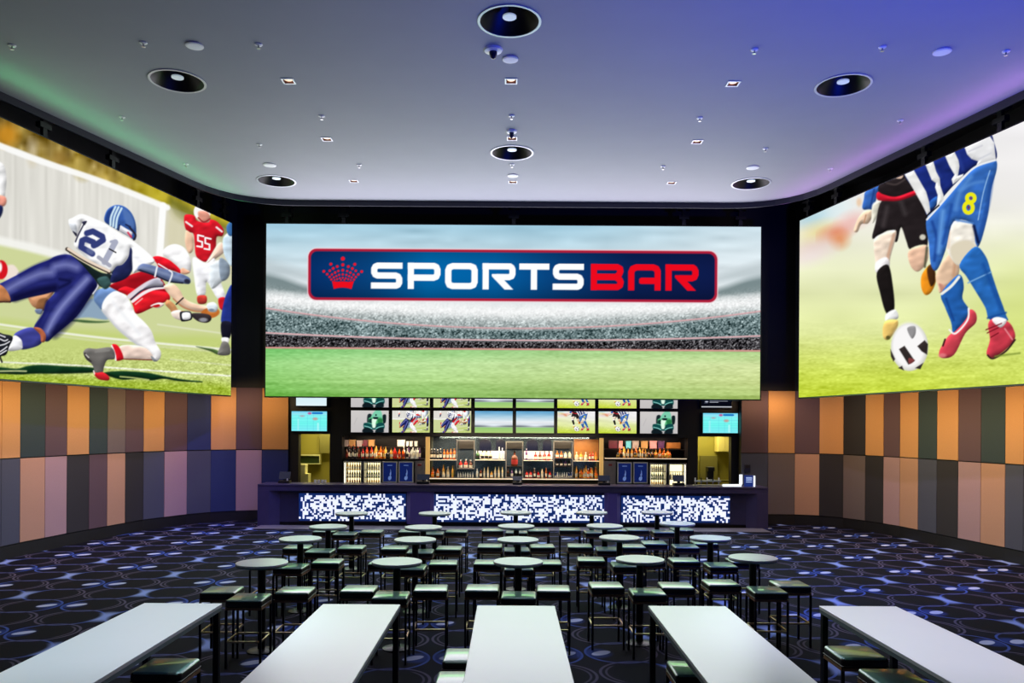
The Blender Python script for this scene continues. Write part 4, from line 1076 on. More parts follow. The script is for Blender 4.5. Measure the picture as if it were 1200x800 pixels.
# ------------------------------------------------------------------ things on the counter
def ct(x, d=None): return at(x, 560, d if d else DB+.4).x
def on_counter(nm, label, cat, x, y, group=None, rz=0): return thing(nm, label, cat, (ct(x, y), y, HB), rz, group)
pos_b = mat('till_plastic', (14,15,22), .4); pos_s = mat('till_back_blue', (26,34,64), .35)
def till(label, x, w=.26, h=.26):
    t = on_counter('till', label, 'cash register', x, DB+.45, 'tills on the bar')
    MB().rbox(-w/2, w/2, -.10, .14, .0, .07, .012, 2).build('base', pos_b, t)
    MB().rbox(-.04, .04, .0, .05, .07, .14, .006, 1).build('neck', pos_b, t)
    q = MB(); q.add([(-w/2,-.03,.11),(w/2,-.03,.11),(w/2,.0,.11),(-w/2,.0,.11),(-w/2,.05,h),(w/2,.05,h),(w/2,.08,h),(-w/2,.08,h)], [(0,3,2,1),(4,5,6,7),(0,1,5,4),(1,2,6,5),(2,3,7,6),(3,0,4,7)])
    q.build('screen_housing', pos_s, t)
    MB().tube((w*.3,-.06,.07),(w*.3,-.06,.125), .012, 8).build('card_reader', M['white_plastic'], t)
    return t
till('dark till at the left end of the bar before the navy panel', 333.5, .30, .30)
till('dark till on the bar between the left and middle mosaic panels', 496, .34, .26)
till('dark till on the bar before the middle of the bottle shelves', 606.5, .26, .22)
till('dark till on the bar at the right end of the bottle shelves', 708, .32, .26)
till('dark till on the bar before the lit fridges at the right', 795.5, .30, .28)
cupm = mat('white_cup_card', (236,236,232), .5)
def cup_stack(label, x, y, n, h):
    t = on_counter('cup_stack', label, 'cups', x, y, 'stacked cups on the bar')
    q = MB(); prof = []
    for i in range(n): prof += [(.032, i*h/n), (.038, (i+.8)*h/n), (.040, (i+.95)*h/n)]
    q.lathe(prof, 14).build('cups', cupm, t, True); MB().lathe([(.041,h*.96),(.042,h*1.0),(.036,h*1.0)], 14).build('rim', cupm, t, True)
for i, x in enumerate((369.5, 373.5, 377.5, 381)): cup_stack('short stack of white cups in the row before the left service doorway', x, DB+.5, 4, .09)
# tap rail with glasses before the right doorway
rail = on_counter('drip_rail', 'steel drip rail with beer taps before the right service doorway', 'beer taps', 832, DB+.42)
MB().rbox(-.45, .45, -.09, .09, .0, .03, .006, 1).build('tray', M['chrome'], rail)
MB().tube((-.42,0,.13), (.30,0,.13), .018, 12).build('pipe', M['chrome'], rail)
for k in range(5):
    x = -.40 + k*.16
    tp = MB().tube((x,0,.03), (x,0,.13), .014, 10).tube((x,0,.11), (x,-.06,.10), .009, 8).build('tap', M['chrome'], rail)
    MB().lathe([(.012,.13),(.016,.15),(.02,.21),(.012,.22)], 10, (x,0,0)).build('tap_handle', [cupm, pos_b][k % 2], tp, True)
# lit L-shaped menu stand
glow = mat('lit_acrylic', (240,248,255), .3, emit=(235,246,255), es=1.1)
mn = on_counter('menu_stand', 'glowing white L-shaped menu stand with blue notice at right end of bar', 'menu stand', 873, DB+.3)
kx = (DB+.3)/F
MB().box(-.60, -.10, -.03, .02, 0, .055).build('light_bar', glow, mn)
MB().box(-.155, -.075, -.03, .0, .055, .32).build('upright', glow, mn)
MB().rbox(-.03, .22, -.035, -.015, .0, .30, .004, 1).build('notice_board', mat('blue_notice', (30,52,120), .3, emit=(30,56,140), es=.5), mn)
MB().box(.225, .27, -.03, .0, .0, .29).build('upright', glow, mn)
lin_m = mat('pale_notice_lines', (190,210,250), .4, emit=(180,205,255), es=.8)
q = MB()
for z in (.24, .205, .17, .12): q.box(.02, .18, -.0365, -.036, z-.009, z+.009)
q.build('notice_lines', lin_m, mn)
# ------------------------------------------------------------------ back bar: fridges, posters, shelves
YF = 22.32
def px(x, d=YF): return at(x, 540, d).x
def pz(y, x=600, d=YF): return at(x, y, d).z
warm = mat('lit_shelf_edge', (255,236,200), .3, emit=(255,232,196), es=.75)
steel = mat('dark_fridge_steel', (64,64,72), .35, .7); pale = mat('pale_fridge_frame', (206,208,206), .35, .3)
fr_in = mat('lit_fridge_lining', (250,244,214), .5, emit=(255,240,180), es=1.9); fr_tube = mat('fridge_light_tube', (255,252,235), .3, emit=(255,248,215), es=2.4)
glassm = mat('clear_glass', (240,248,246), .04, trans=1.0)
zf1 = pz(540.5, 430); 
def fridge(label, x0, x1, tube):
    a, b = px(x0), px(x1); w = b-a; z0, z1 = .12, zf1
    t = thing('display_fridge', label, 'fridge', ((a+b)/2, YF, 0), 0, 'lit display fridges')
    sh = MB(); W = w/2
    sh.box(-W, W, .50, .53, z0, z1); sh.box(-W, -W+.02, .02, .5, z0, z1); sh.box(W-.02, W, .02, .5, z0, z1); sh.box(-W, W, .02, .5, z1-.03, z1); sh.box(-W, W, .02, .5, 0.0, z0)
    sh.build('cabinet', steel, t)
    MB().box(-W+.022, W-.022, .485, .499, z0+.01, z1-.031).build('lining', fr_in, t)
    s = -1 if tube == 'l' else 1
    MB().box(s*(W-.025)-.018, s*(W-.025)+.018, .03, .06, z0+.02, z1-.04).build('light_tube', fr_tube, t)
    d = MB(); d.box(-W, -W+.03, -.02, .018, z0, z1); d.box(W-.03, W, -.02, .018, z0, z1); d.box(-W+.03, W-.03, -.02, .018, z1-.035, z1); d.box(-W+.03, W-.03, -.02, .018, z0, z0+.03)
    dd = d.build('door_frame', pale if tube else steel, t)
    MB().tube((-s*(W-.015),-.035,z0+.25), (-s*(W-.015),-.035,z1-.25), .008, 8).build('handle', steel, dd)
    zs = [z1 - .24, z1 - .46, z1 - .68]
    for z in zs: MB().box(-W+.022, W-.022, .06, .484, z-.012, z).build('shelf', M['chrome'], t)
    return (a+b)/2, w, zs
FR = [('lit bottle fridge at the far left of the back bar', 402.5, 424.2, 'l'), ('lit bottle fridge left of the blue-doored fridges under the left shelf', 425.8, 446.8, 'r'),
      ('lit bottle fridge right of the blue-doored fridges under the right shelf', 761.4, 781.6, 'l'), ('lit fridge at the far right of the back bar', 783.6, 804.6, 'r')]
fridge_slots = []
for lab, x0, x1, tb in FR: fridge_slots.append(fridge(lab, x0, x1, tb) + (lab,))
blue = mat('blue_poster', (20,38,104), .3, emit=(18,40,120), es=.35); bluep = mat('pale_poster_flame', (130,160,220), .4, emit=(120,150,220), es=.4); blued = mat('dark_poster_edge', (8,12,34), .4)
def poster_fridge(label, x0, x1, y0=540.5, y1=565.2):
    a, b = px(x0), px(x1); W = (b-a)/2; z1 = pz(y0, (x0+x1)/2); z0 = pz(y1, (x0+x1)/2)
    t = thing('poster_fridge', label, 'fridge', ((a+b)/2, YF, 0), 0, 'fridges with blue poster doors')
    MB().box(-W, W, .02, .53, 0, z1).build('cabinet', steel, t)
    fr = MB(); k = .032
    fr.box(-W, -W+k, -.022, .019, z0, z1); fr.box(W-k, W, -.022, .019, z0, z1); fr.box(-W+k, W-k, -.022, .019, z1-k, z1); fr.box(-W+k, W-k, -.022, .019, z0, z0+k)
    d = fr.build('door_frame', pale, t)
    pst = MB().box(-W+k, W-k, -.012, .018, z0+k, z1-k).build('poster', blue, d)
    h = z1-z0; f = MB(); s = h/.62
    f.xzprism([(x*s, z0+h*.12+z*s) for x, z in [(-.045,.02),(.0,-.01),(.045,.03),(.052,.09),(.03,.13),(.045,.18),(.04,.26),(.018,.33),(.02,.24),(-.005,.17),(.012,.12),(-.03,.11),(-.052,.06)]], -.0145, -.0125)
    f.xzprism([(-.07*s, z0+h*.80), (.07*s, z0+h*.80), (.07*s, z0+h*.83), (-.07*s, z0+h*.83)], -.0145, -.0125)
    f.build('poster_motif', bluep, t)
    MB().box(-W+.02, W-.02, -.01, .019, .1, z0-.02).build('kick_grille', blued, t)
poster_fridge('blue poster door fridge under the left shelf, beside the lit fridges', 448.2, 465.6)
poster_fridge('blue poster door fridge under the left shelf, nearer the middle shelving', 467.2, 484.6)
poster_fridge('blue poster door fridge under the right shelf, nearer the middle shelving', 723.4, 740.4, 541.4, 566)
poster_fridge('blue poster door fridge under the right shelf, beside the lit fridges', 742.0, 759.2, 541.4, 566)
stone = mat('grey_stone_panel', (104,100,104), .5, noise=.12, nscale=9); redm = mat('dark_red_plate', (110,26,30), .5)
for lab, x0, x1 in (('grey stone cabinet between the left fridges and the middle shelving', 486.2, 497.4), ('grey stone cabinet between the middle shelving and the right fridges', 708.2, 722.0)):
    a, b = px(x0), px(x1); z1 = pz(540, (x0+x1)/2)
    t = thing('stone_cabinet', lab, 'cabinet', ((a+b)/2, YF, 0), 0, 'grey stone cabinets of the back bar'); W = (b-a)/2
    MB().box(-W, W, .0, .52, 0, z1).build('carcass', stone, t); MB().box(-W+.02, W-.02, -.016, -.001, .1, z1-.04).build('door', stone, t)
    MB().rbox(-.05, .05, -.03, -.017, z1-.14, z1-.08, .004, 1).build('red_plate', redm, t)
# side shelves over the fridges
dark_wood = mat('dark_shelf_board', (30,24,24), .4)
def shelf(nm, label, x0, x1, y, dep=.42, lit=True, d=YF, th=.03):
    a, b = px(x0, d), px(x1, d); z = pz(y, (x0+x1)/2, d)
    t = thing(nm, label, 'shelf', ((a+b)/2, d, z), 0)
    MB().box(-(b-a)/2, (b-a)/2, 0, dep, -th, 0).build('board', dark_wood, t)
    if lit: MB().box(-(b-a)/2+.01, (b-a)/2-.01, -.012, -.001, -th*.8, -.004).build('light_strip', warm, t)
    return z
z_ls = shelf('bottle_shelf', 'dark shelf of bottles over the left fridges', 401.8, 497.4, 537.3, .48, False, YF, .045)
z_rs = shelf('bottle_shelf', 'shelf with a lit edge over the right fridges', 708.4, 805.2, 536.6, .48, True, YF, .03)
# middle shelving
post_m = mat('lit_golden_post', (226,190,120), .4, emit=(255,206,120), es=.25)
mid = thing('back_bar_shelving', 'tall lit bottle shelving between the fridges', 'shelving', (px(602.5), YF, 0))
mi = (-px(602.5), -YF, 0)
def mpart(mb, nm, m):
    o = mb.build(nm, m, mid); o.location = mi; return o
zc = pz(560.2, 602)
mpart(MB().box(px(498), px(707.4), YF-.02, YF+.5, zc-.04, zc), 'counter', dark_wood); mpart(MB().box(px(500.5), px(706), YF-.034, YF-.021, zc-.034, zc-.006), 'light_strip', warm)
mpart(MB().box(px(498.4), px(707), YF+.06, YF+.5, 0, zc-.041), 'base_cabinet', mat('olive_drawer_front', (66,62,34), .4))
for x0, x1 in ((498.6, 503.4), (702.6, 707.2)): mpart(MB().box(px(x0), px(x1), YF, YF+.08, zc, zn-.02), 'post', post_m)
mpart(MB().box(px(503.4), px(702.6), YF+.46, YF+.5, zc, zn-.02), 'mirror', mat('smoked_mirror', (120,140,158), .14, .85))
arch_m = mat('dark_arched_panel', (12,18,44), .3)
for x0, x1 in ((562,575.5),(581,591.5),(617,630),(636,646)):
    a, b = px(x0, YF+.45), px(x1, YF+.45); z0 = pz(527.5, 600, YF+.45); r = (b-a)/2; zt = pz(514.5, 600, YF+.45)
    pts = [(a,z0),(b,z0)] + [((a+b)/2 + r*math.cos(k*PI/10), zt-r*.8 + r*.8*math.sin(k*PI/10)) for k in range(11)]
    mpart(MB().xzprism(pts, YF+.43, YF+.459), 'arched_panel', arch_m)
z_m = {}
for k, x0, x1, y in [(0,503.4,534.6,538.4),(1,556.6,592,538.6),(2,613.6,648,539.2),(3,672.2,702.6,539.8)]:
    z = pz(y, (x0+x1)/2); z_m[k] = z
    mpart(MB().box(px(x0), px(x1), YF+.1, YF+.44, z-.022, z), 'shelf', M['chrome']); mpart(MB().box(px(x0), px(x1), YF+.086, YF+.099, z-.02, z-.003), 'light_strip', warm)
frame_m = mat('pale_steel_frame', (176,170,160), .35, .2)
pale_b = mat('pale_back_band', (190,192,206), .35); wood_b = mat('brown_back_board', (150,98,46), .5, noise=.2, nscale=5)
for x0, x1 in ((558,591.5),(614,647.5)):
    mpart(MB().box(px(x0, YF+.44), px(x1, YF+.44), YF+.44, YF+.459, pz(537.5, 600, YF+.44), pz(528.2, 600, YF+.44)), 'pale_band', pale_b)  # pale bands laid over the mirror behind the upper bottles
mpart(MB().box(px(672.5, YF+.44), px(701.5, YF+.44), YF+.44, YF+.459, pz(537.5, 690, YF+.44), pz(514.5, 690, YF+.44)), 'back_board', wood_b)
z_f = {}
for k, (x0, x1, y0, y1, ys) in enumerate([(534.8,556.2,515.5,549.5,549.5),(592.4,613.2,517,560,546.4),(648.4,671.6,516.5,560,546.5)]):
    a, b = px(x0), px(x1); z1, z0 = pz(y0, (x0+x1)/2), pz(y1, (x0+x1)/2)
    f = MB(); w = .03
    f.box(a, a+w, YF+.02, YF+.05, z0, z1); f.box(b-w, b, YF+.02, YF+.05, z0, z1); f.box(a+w, b-w, YF+.02, YF+.05, z1-w, z1); f.box(a+w, b-w, YF+.02, YF+.05, z0, z0+w)
    mpart(f, 'box_frame', frame_m)
    z = pz(ys, (x0+x1)/2); z_f[k] = z
    mpart(MB().box(a+w, b-w, YF+.03, YF+.44, z-.02, z), 'shelf', dark_wood)
    if k == 2:
        z2 = pz(536.5, (x0+x1)/2); mpart(MB().box(a+w, b-w, YF+.03, YF+.44, z2-.02, z2), 'shelf', M['chrome']); z_f[k+10] = z2
    z3 = pz(526, (x0+x1)/2); mpart(MB().box(a+w, b-w, YF+.40, YF+.44, z3, z1-.04), 'back_panel', mat('dark_box_back', (36,34,32), .4))
# ------------------------------------------------------------------ bottles
def glass(nm, c, es=0.0): return mat('bottle_' + nm, c, .12, emit=c, es=es, spec=.7)  # glass faintly emits: light shining through it is put into the material
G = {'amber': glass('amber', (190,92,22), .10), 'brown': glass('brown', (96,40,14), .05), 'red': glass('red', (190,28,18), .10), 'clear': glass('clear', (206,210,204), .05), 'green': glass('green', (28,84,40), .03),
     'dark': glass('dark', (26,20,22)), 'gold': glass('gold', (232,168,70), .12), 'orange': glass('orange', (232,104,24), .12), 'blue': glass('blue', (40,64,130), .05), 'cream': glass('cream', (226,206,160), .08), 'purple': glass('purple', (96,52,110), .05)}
LB = {'w': mat('white_label', (232,226,208), .6), 'k': mat('black_label', (20,18,20), .5), 'y': mat('yellow_label', (214,170,70), .6), 'r': mat('red_label', (170,40,34), .6)}
CAPS = {'k': mat('black_cap', (16,16,18), .4), 'g': mat('gold_cap', (190,150,70), .3, .8), 'w': mat('white_cap', (226,226,224), .4), 'r': mat('red_cap', (150,30,30), .4)}
PROF = {'spirit': (.037, [(.034,0),(.037,.01),(.037,.18),(.030,.205),(.014,.225),(.013,.275)], (.05,.14), (.015,.275,.30)),
        'squat': (.05, [(.046,0),(.05,.012),(.05,.12),(.04,.15),(.016,.17),(.015,.205)], (.03,.10), (.018,.205,.24)),
        'slim': (.03, [(.028,0),(.03,.01),(.03,.19),(.022,.23),(.012,.25),(.011,.31)], (.05,.15), (.013,.31,.335)),
        'wine': (.037, [(.035,0),(.037,.012),(.037,.19),(.028,.225),(.014,.25),(.013,.30)], (.05,.13), (.0145,.27,.31)),
        'beer': (.029, [(.027,0),(.029,.008),(.029,.115),(.02,.15),(.012,.17),(.012,.2)], (.03,.09), (.014,.2,.208))}
BM = {}
def bottle_mesh(kind, g, l, c):
    key = (kind, g, l, c)
    if key not in BM:
        r, prof, (l0, l1), (cr, c0, c1) = PROF[kind]
        mb = MB(); mb.lathe(prof, 12)
        mb.m = 1; mb.lathe([(r+.0012,l0),(r+.0012,l1)], 12, cap=False)
        mb.m = 2; mb.lathe([(cr,c0),(cr,c1)], 10)
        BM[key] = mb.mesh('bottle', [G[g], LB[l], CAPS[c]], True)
    return BM[key]
brnd = random.Random(21)
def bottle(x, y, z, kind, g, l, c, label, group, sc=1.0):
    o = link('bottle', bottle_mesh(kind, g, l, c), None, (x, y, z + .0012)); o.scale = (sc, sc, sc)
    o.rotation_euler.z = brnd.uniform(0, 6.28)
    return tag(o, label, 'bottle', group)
def rowof(x0, x1, z, y, step, choose, label, group, sc=1.0, dd=YF):
    a, b = px(x0, y), px(x1, y); rm = .05 if callable(choose) else max(PROF[q[0]][0] for q in choose); n = max(1, min(int(round((b-a)/step)), int((b-a)/(2*rm*1.06*sc+.005))))
    for i in range(n):
        kind, g, l, c = choose(i/max(1,n-1)) if callable(choose) else brnd.choice(choose)
        r = PROF[kind][0]
        bottle(a + (b-a)*(i+.5)/n + brnd.uniform(-.002,.002), y + brnd.uniform(-.01,.01), z, kind, g, l, c, label.replace('{g}', {'gold':'golden'}.get(g, g)), group.replace('{g}', {'gold':'golden'}.get(g, g)), sc*brnd.uniform(.94,1.05))
K = lambda *a: list(a)
def left_choice(f):
    if f < .22: return brnd.choice(K(('spirit','dark','w','r'),('wine','brown','r','k'),('spirit','red','k','k'),('slim','dark','w','r')))
    if f < .45: return brnd.choice(K(('spirit','amber','w','k'),('squat','orange','y','g'),('slim','gold','w','k'),('spirit','red','w','k')))
    if f < .62: return brnd.choice(K(('spirit','amber','y','g'),('squat','dark','k','k'),('slim','orange','w','k'),('wine','gold','w','g')))
    if f < .78: return brnd.choice(K(('spirit','red','r','r'),('squat','red','w','k'),('spirit','orange','r','k')))
    return brnd.choice(K(('spirit','clear','w','k'),('slim','purple','w','k'),('spirit','clear','k','w'),('squat','clear','w','w')))
rowof(404, 494, z_ls, YF+.10, .094, left_choice, '{g} glass bottle in the front rank on the shelf over the left fridges', '{g} bottles in front on the left shelf')
rowof(406, 492, z_ls, YF+.26, .10, left_choice, '{g} glass bottle in the rear rank on the shelf over the left fridges', '{g} bottles behind on the left shelf', 1.15)
def right_choice(f):
    return brnd.choice(K(('spirit','brown','w','k'),('squat','dark','y','k'),('spirit','amber','y','g'),('squat','brown','k','g'),('slim','gold','w','k')) if f < .7 else K(('squat','gold','y','g'),('spirit','amber','w','g'),('squat','orange','y','g')))
rowof(722, 787, z_rs, YF+.10, .10, right_choice, '{g} glass bottle in the front rank on the shelf over the right fridges', '{g} bottles in front on the right shelf', .85)
rowof(724, 785, z_rs, YF+.24, .115, right_choice, '{g} glass bottle in the rear rank on the shelf over the right fridges', '{g} bottles behind on the right shelf')
# middle: lower counter
seg = [(504,516,K(('squat','orange','y','g'),('spirit','amber','w','k')),'first bay'),(517,533,K(('spirit','cream','w','w'),('slim','gold','y','g'),('squat','cream','w','g')),'first bay'),
       (557,591,K(('spirit','clear','w','w'),('spirit','brown','w','k'),('slim','cream','w','g'),('squat','gold','w','k')),'third bay'),
       (593,612,K(('spirit','brown','k','k'),('squat','amber','y','g'),('spirit','purple','w','k'),('spirit','clear','k','k')),'fourth bay'),
       (615,647,K(('spirit','brown','w','w'),('slim','amber','w','g'),('squat','red','w','k'),('spirit','cream','w','k')),'fifth bay'),
       (673,701,K(('squat','orange','y','g'),('spirit','amber','y','g'),('slim','gold','w','g'),('spirit','orange','w','w')),'last bay')]
for x0, x1, ch, nm in seg:
    rowof(x0, x1, zc, YF+.115, .108, ch, '{g} glass bottle on the lower counter in the %s of the middle shelving' % nm, '{g} bottles on the lower counter, %s' % nm, .92)
for x0, x1, ch, nm in (seg[0], seg[1], seg[5]):
    rowof(x0, x1, zc, YF+.30, .112, ch, '{g} glass bottle in the rear on the lower counter, %s of the middle shelving' % nm, '{g} rear bottles on the lower counter, %s' % nm, 1.05)
ng = K(('spirit','clear','w','w'),)
rowof(535.5, 555.5, zc, YF+.13, .068, K(('beer','clear','w','w'),('beer','cream','y','g')), '{g} mixer bottle in the row under the first steel box frame', '{g} mixer bottles under the first box frame', .8)
rowof(649.5, 671, zc, YF+.13, .068, K(('beer','blue','w','w'),('beer','clear','w','w')), '{g} mixer bottle in the row under the last steel box frame', '{g} mixer bottles under the last box frame', .8)
# middle: upper shelves
rowof(504, 518, z_m[0], YF+.18, .075, K(('spirit','dark','w','w')), 'dark bottle with white label and cap on the upper left shelf', 'dark white-capped bottles on the upper left shelf')
rowof(518.5, 534, z_m[0], YF+.18, .075, K(('spirit','amber','w','g')), 'amber bottle with gold cap on the upper shelf of the first bay', 'amber gold-capped bottles on the upper first-bay shelf')
rowof(558, 561.5, z_m[1], YF+.2, .09, K(('squat','green','k','k')), 'dark green squat bottle at the left end of the third bay shelf', 'green bottle, third bay', 1.1)
rowof(563, 577, z_m[1], YF+.2, .10, K(('squat','cream','k','k')), 'cream bottle with black label on the upper shelf of the third bay', 'cream bottles, third bay')
rowof(583, 590.5, z_m[1], YF+.2, .085, K(('slim','clear','w','w')), 'tall clear bottle at the right of the third bay shelf', 'clear bottles, third bay', 1.05)
rowof(615, 619, z_m[2], YF+.2, .09, K(('slim','purple','w','w')), 'slim purple bottle at the left end of the fifth bay shelf', 'purple bottle, fifth bay')
rowof(625, 646, z_m[2], YF+.2, .112, K(('squat','brown','w','k'),('squat','red','w','k')), '{g} squat bottle on the upper shelf of the fifth bay', '{g} bottles, fifth bay shelf')
rowof(673, 689, z_m[3], YF+.2, .112, K(('squat','cream','w','w'),('squat','gold','w','g')), '{g} squat bottle on the upper shelf of the last bay', '{g} squat bottles, last bay shelf')
rowof(689.5, 700, z_m[3], YF+.2, .085, K(('spirit','red','w','r'),('spirit','orange','y','g')), '{g} tall bottle on the upper shelf of the last bay', '{g} tall bottles, last bay shelf', .9)
rowof(537, 554.5, z_f[0], YF+.2, .115, K(('squat','red','w','w'),('squat','brown','w','w')), '{g} squat bottle with white cap in the first steel box frame', '{g} bottles in the first box frame', 1.1)
rowof(650.5, 670, z_f[12], YF+.2, .11, K(('squat','cream','w','k'),('squat','amber','w','g')), '{g} squat bottle on the upper shelf of the last box frame', '{g} bottles on the last frame upper shelf', .8)
rowof(650.5, 670, z_f[2], YF+.2, .12, K(('squat','purple','w','k'),('squat','dark','w','k')), '{g} squat bottle on the lower shelf of the last box frame', '{g} bottles on the last frame lower shelf', .8)
bottle(px(603.0), YF+.2, z_f[1], 'squat', 'brown', 'r', 'k', 'big dark brown display bottle in the second steel box frame', None, 1.9)
for x, w in ((596.5,1), (609.5,1)): pass
# fridge bottles
for cx_, w, zs, lab in fridge_slots:
    nm = lab[lab.index('fridge'):] if False else lab
    short = {'lit bottle fridge at the far left of the back bar': 'far left lit fridge', 'lit bottle fridge left of the blue-doored fridges under the left shelf': 'lit fridge left of the blue doors',
             'lit bottle fridge right of the blue-doored fridges under the right shelf': 'lit fridge right of the blue doors', 'lit fridge at the far right of the back bar': 'far right lit fridge'}[lab]
    for k, z in enumerate(zs[:2] + [zs[2]] if 'far right' not in short else zs[1:2]):
        g = ['gold','brown','amber'][k] if 'far left' in short else ['cream','green','gold'][k % 3]
        n = 6
        for i in range(n):
            bottle(cx_ - w/2 + .06 + (w-.12)*(i+.5)/n, YF+.15, z, 'beer', g, 'w', 'k', f'small {"golden" if g == "gold" else g} bottle on the {["top","middle","lower"][k]} shelf of the {short}', f'{["top","middle","lower"][k]} shelf bottles of the {short}', .95)
# hanging odds and ends seen over the side shelves: spare stock boxes
cart = {'white': mat('white_carton', (228,230,226), .5), 'cyan': mat('cyan_carton', (90,176,206), .5), 'pink': mat('pink_carton', (206,140,150), .5), 'wood': mat('wooden_crate', (150,92,34), .5, noise=.15, nscale=12), 'plum': mat('plum_carton', (92,30,50), .5), 'lime': mat('lime_carton', (206,210,90), .5), 'violet': mat('violet_carton', (76,34,90), .5), 'grey': mat('grey_carton', (150,138,140), .5), 'tan': mat('tan_carton', (168,128,80), .5)}
zup_l, zup_r = pz(523, 450), pz(525.6, 755)
shelf('upper_shelf', 'narrow upper shelf of cartons over the left bottle shelf', 401.8, 497.4, 523.6, .2, False, YF+.3, .02)
shelf('upper_shelf', 'narrow upper shelf of cartons over the right bottle shelf', 708.4, 805.2, 526.2, .2, False, YF+.3, .02)
def carton(label, x0, x1, y0, y1, c, nm='carton'):
    d = YF+.34; a, b = px(x0, d), px(x1, d); z0 = pz(y1, (x0+x1)/2, d); z1 = pz(y0, (x0+x1)/2, d); W = (b-a)/2
    t = thing(nm, label, 'box', ((a+b)/2, d, z0))
    MB().rbox(-W, W, 0, .12, 0, (z1-z0)*.93, .006, 1).build('body', cart[c], t); MB().box(-W-.004, W+.004, -.004, .124, (z1-z0)*.8, (z1-z0)*.95).build('lid', cart[c], t)
yl, yr = 522.9, 525.5
for lab, x0, x1, y0, c in [('grey carton at the left end of the upper left shelf', 402.8, 408, 515, 'grey'), ('tan carton second from the left on the upper left shelf', 409, 416, 514.6, 'tan'), ('grey carton third from the left on the upper left shelf', 418, 424.5, 515.5, 'grey'),
                           ('tan carton beside the plum carton on the upper left shelf', 431.5, 438.5, 514.5, 'tan'), ('plum carton on the upper left shelf', 425.5, 430.5, 515, 'plum'), ('white carton on the upper left shelf', 465.4, 474, 514.6, 'white'),
                           ('small white canister left of the pale lamps on the upper left shelf', 475.8, 478.6, 516.5, 'white'), ('small white canister second past the white carton on the upper left shelf', 480, 483, 516.5, 'white'), ('small pale canister third past the white carton on the upper left shelf', 485.5, 488.5, 516.5, 'white')]:
    carton(lab, x0, x1, y0, yl, c, 'canister' if 'canister' in lab else 'carton')
for lab, x0, x1, y0, c in [('plum carton at the left end of the upper right shelf', 713.5, 723.5, 515.5, 'plum'), ('pink carton on the upper right shelf', 725, 729.6, 516, 'pink'), ('cyan carton on the upper right shelf', 733.5, 739.4, 516, 'cyan'), ('grey carton on the upper right shelf', 741, 748.5, 516, 'grey'),
                           ('tan carton on the upper right shelf', 751.5, 759, 516, 'tan'), ('pale pink carton right of the tan carton on the upper right shelf', 761.5, 769.5, 516, 'pink'), ('violet carton on the upper right shelf', 771, 778.5, 516, 'violet'), ('wooden crate at the right end of the upper right shelf', 781, 797.5, 518, 'wood')]:
    carton(lab, x0, x1, y0, yr, c, 'crate' if 'crate' in lab else 'carton')
# ------------------------------------------------------------------ service rooms seen through the doorways
def wallbox(nm, label, cat, x0, x1, y0, y1, d, dep, m, parts):
    a, b = px(x0, d), px(x1, d); z0, z1 = at((x0+x1)/2, y1, d).z, at((x0+x1)/2, y0, d).z
    t = thing(nm, label, cat, ((a+b)/2, d, z0)); W, h = (b-a)/2, z1-z0
    parts(t, W, h, dep, m); return t
def cab(t, W, h, dep, m):
    MB().box(-W, W, 0, dep, 0, h).build('carcass', m, t); MB().rbox(-W+.01, -.005, -.02, -.001, .01, h-.01, .004, 1).build('door', m, t); MB().rbox(.005, W-.01, -.02, -.001, .01, h-.01, .004, 1).build('door', m, t)
def hatch(t, W, h, dep, m):
    f = MB(); f.box(-W, -W+.03, -.03, dep, 0, h); f.box(W-.03, W, -.03, dep, 0, h); f.box(-W+.03, W-.03, -.03, dep, h-.04, h); f.box(-W+.03, W-.03, -.03, dep, 0, .02)
    f.build('frame', mat('pale_hatch_frame', (206,200,140), .5), t); MB().box(-W+.03, W-.03, dep*.4, dep, .02, h-.04).build('panel', m, t)
def boxp(t, W, h, dep, m):
    MB().rbox(-W, W, 0, dep, 0, h*.95, .006, 1).build('body', m, t); MB().box(-W-.003, W+.003, -.003, dep, h*.8, h).build('lid', m, t)
YK = 23.4
wallbox('serving_hatch', 'dark green serving hatch with a pale frame in the left service room', 'hatch', 350.6, 375.5, 532.4, 543.6, YK+.6, .12, mat('dark_green_hatch', (38,56,20), .4), hatch)
pbox = mat('pale_yellow_carton', (236,230,170), .6)
rack_z = at(356, 566.5, 23.2).z
sc = thing('steel_bench', 'low bench against the wall of the left service room', 'bench', ((xl0+xl1)/2-.2, 23.2, 0))
MB().box(-.6, .6, 0, .5, rack_z-.04, rack_z).build('top', mat('olive_bench_top', (96,92,40), .4), sc)
for i in (-.55, .55):
    for j in (.05, .45): MB().bar((i,j,0),(i,j,rack_z-.041), .04, .04).build('leg', steel, sc)
def benchbox(label, x0, x1, y0, y1, zb=None):
    d = 23.25; a, b = px(x0, d), px(x1, d); z0 = rack_z if zb is None else zb; z1 = at((x0+x1)/2, y0, d).z
    t = thing('carton', label, 'box', ((a+b)/2, d, z0)); boxp(t, (b-a)/2, z1-z0, .3, pbox); return z1
zz = benchbox('pale yellow carton on the bench in the left service room, lower of two', 350.8, 361.4, 555.0, 566.5)
benchbox('small pale yellow carton on top of another in the left service room', 350.8, 357.6, 544.2, 553.5, zz)
wallbox('wall_panel', 'dark olive board on the right of the left service room wall', 'board', 374.4, 386.6, 506, 531, YK+.55, .1, olive_d, boxp)
wallbox('wall_cabinet', 'pale yellow wall cabinet high in the right service room', 'cabinet', 841.2, 857.2, 510.5, 529.2, YK+.35, .4, mat('pale_yellow_cabinet', (222,206,120), .5), cab)
wallbox('splash_board', 'dark olive splashback panel low in the right service room', 'panel', 820.5, 841.0, 534.0, 562.0, YK+.6, .1, olive_d, boxp)
rb_z = at(836, 563, 23.2).z
sc = thing('steel_bench', 'low bench against the wall of the right service room', 'bench', ((xr0+xr1)/2+.28, 23.2, 0))
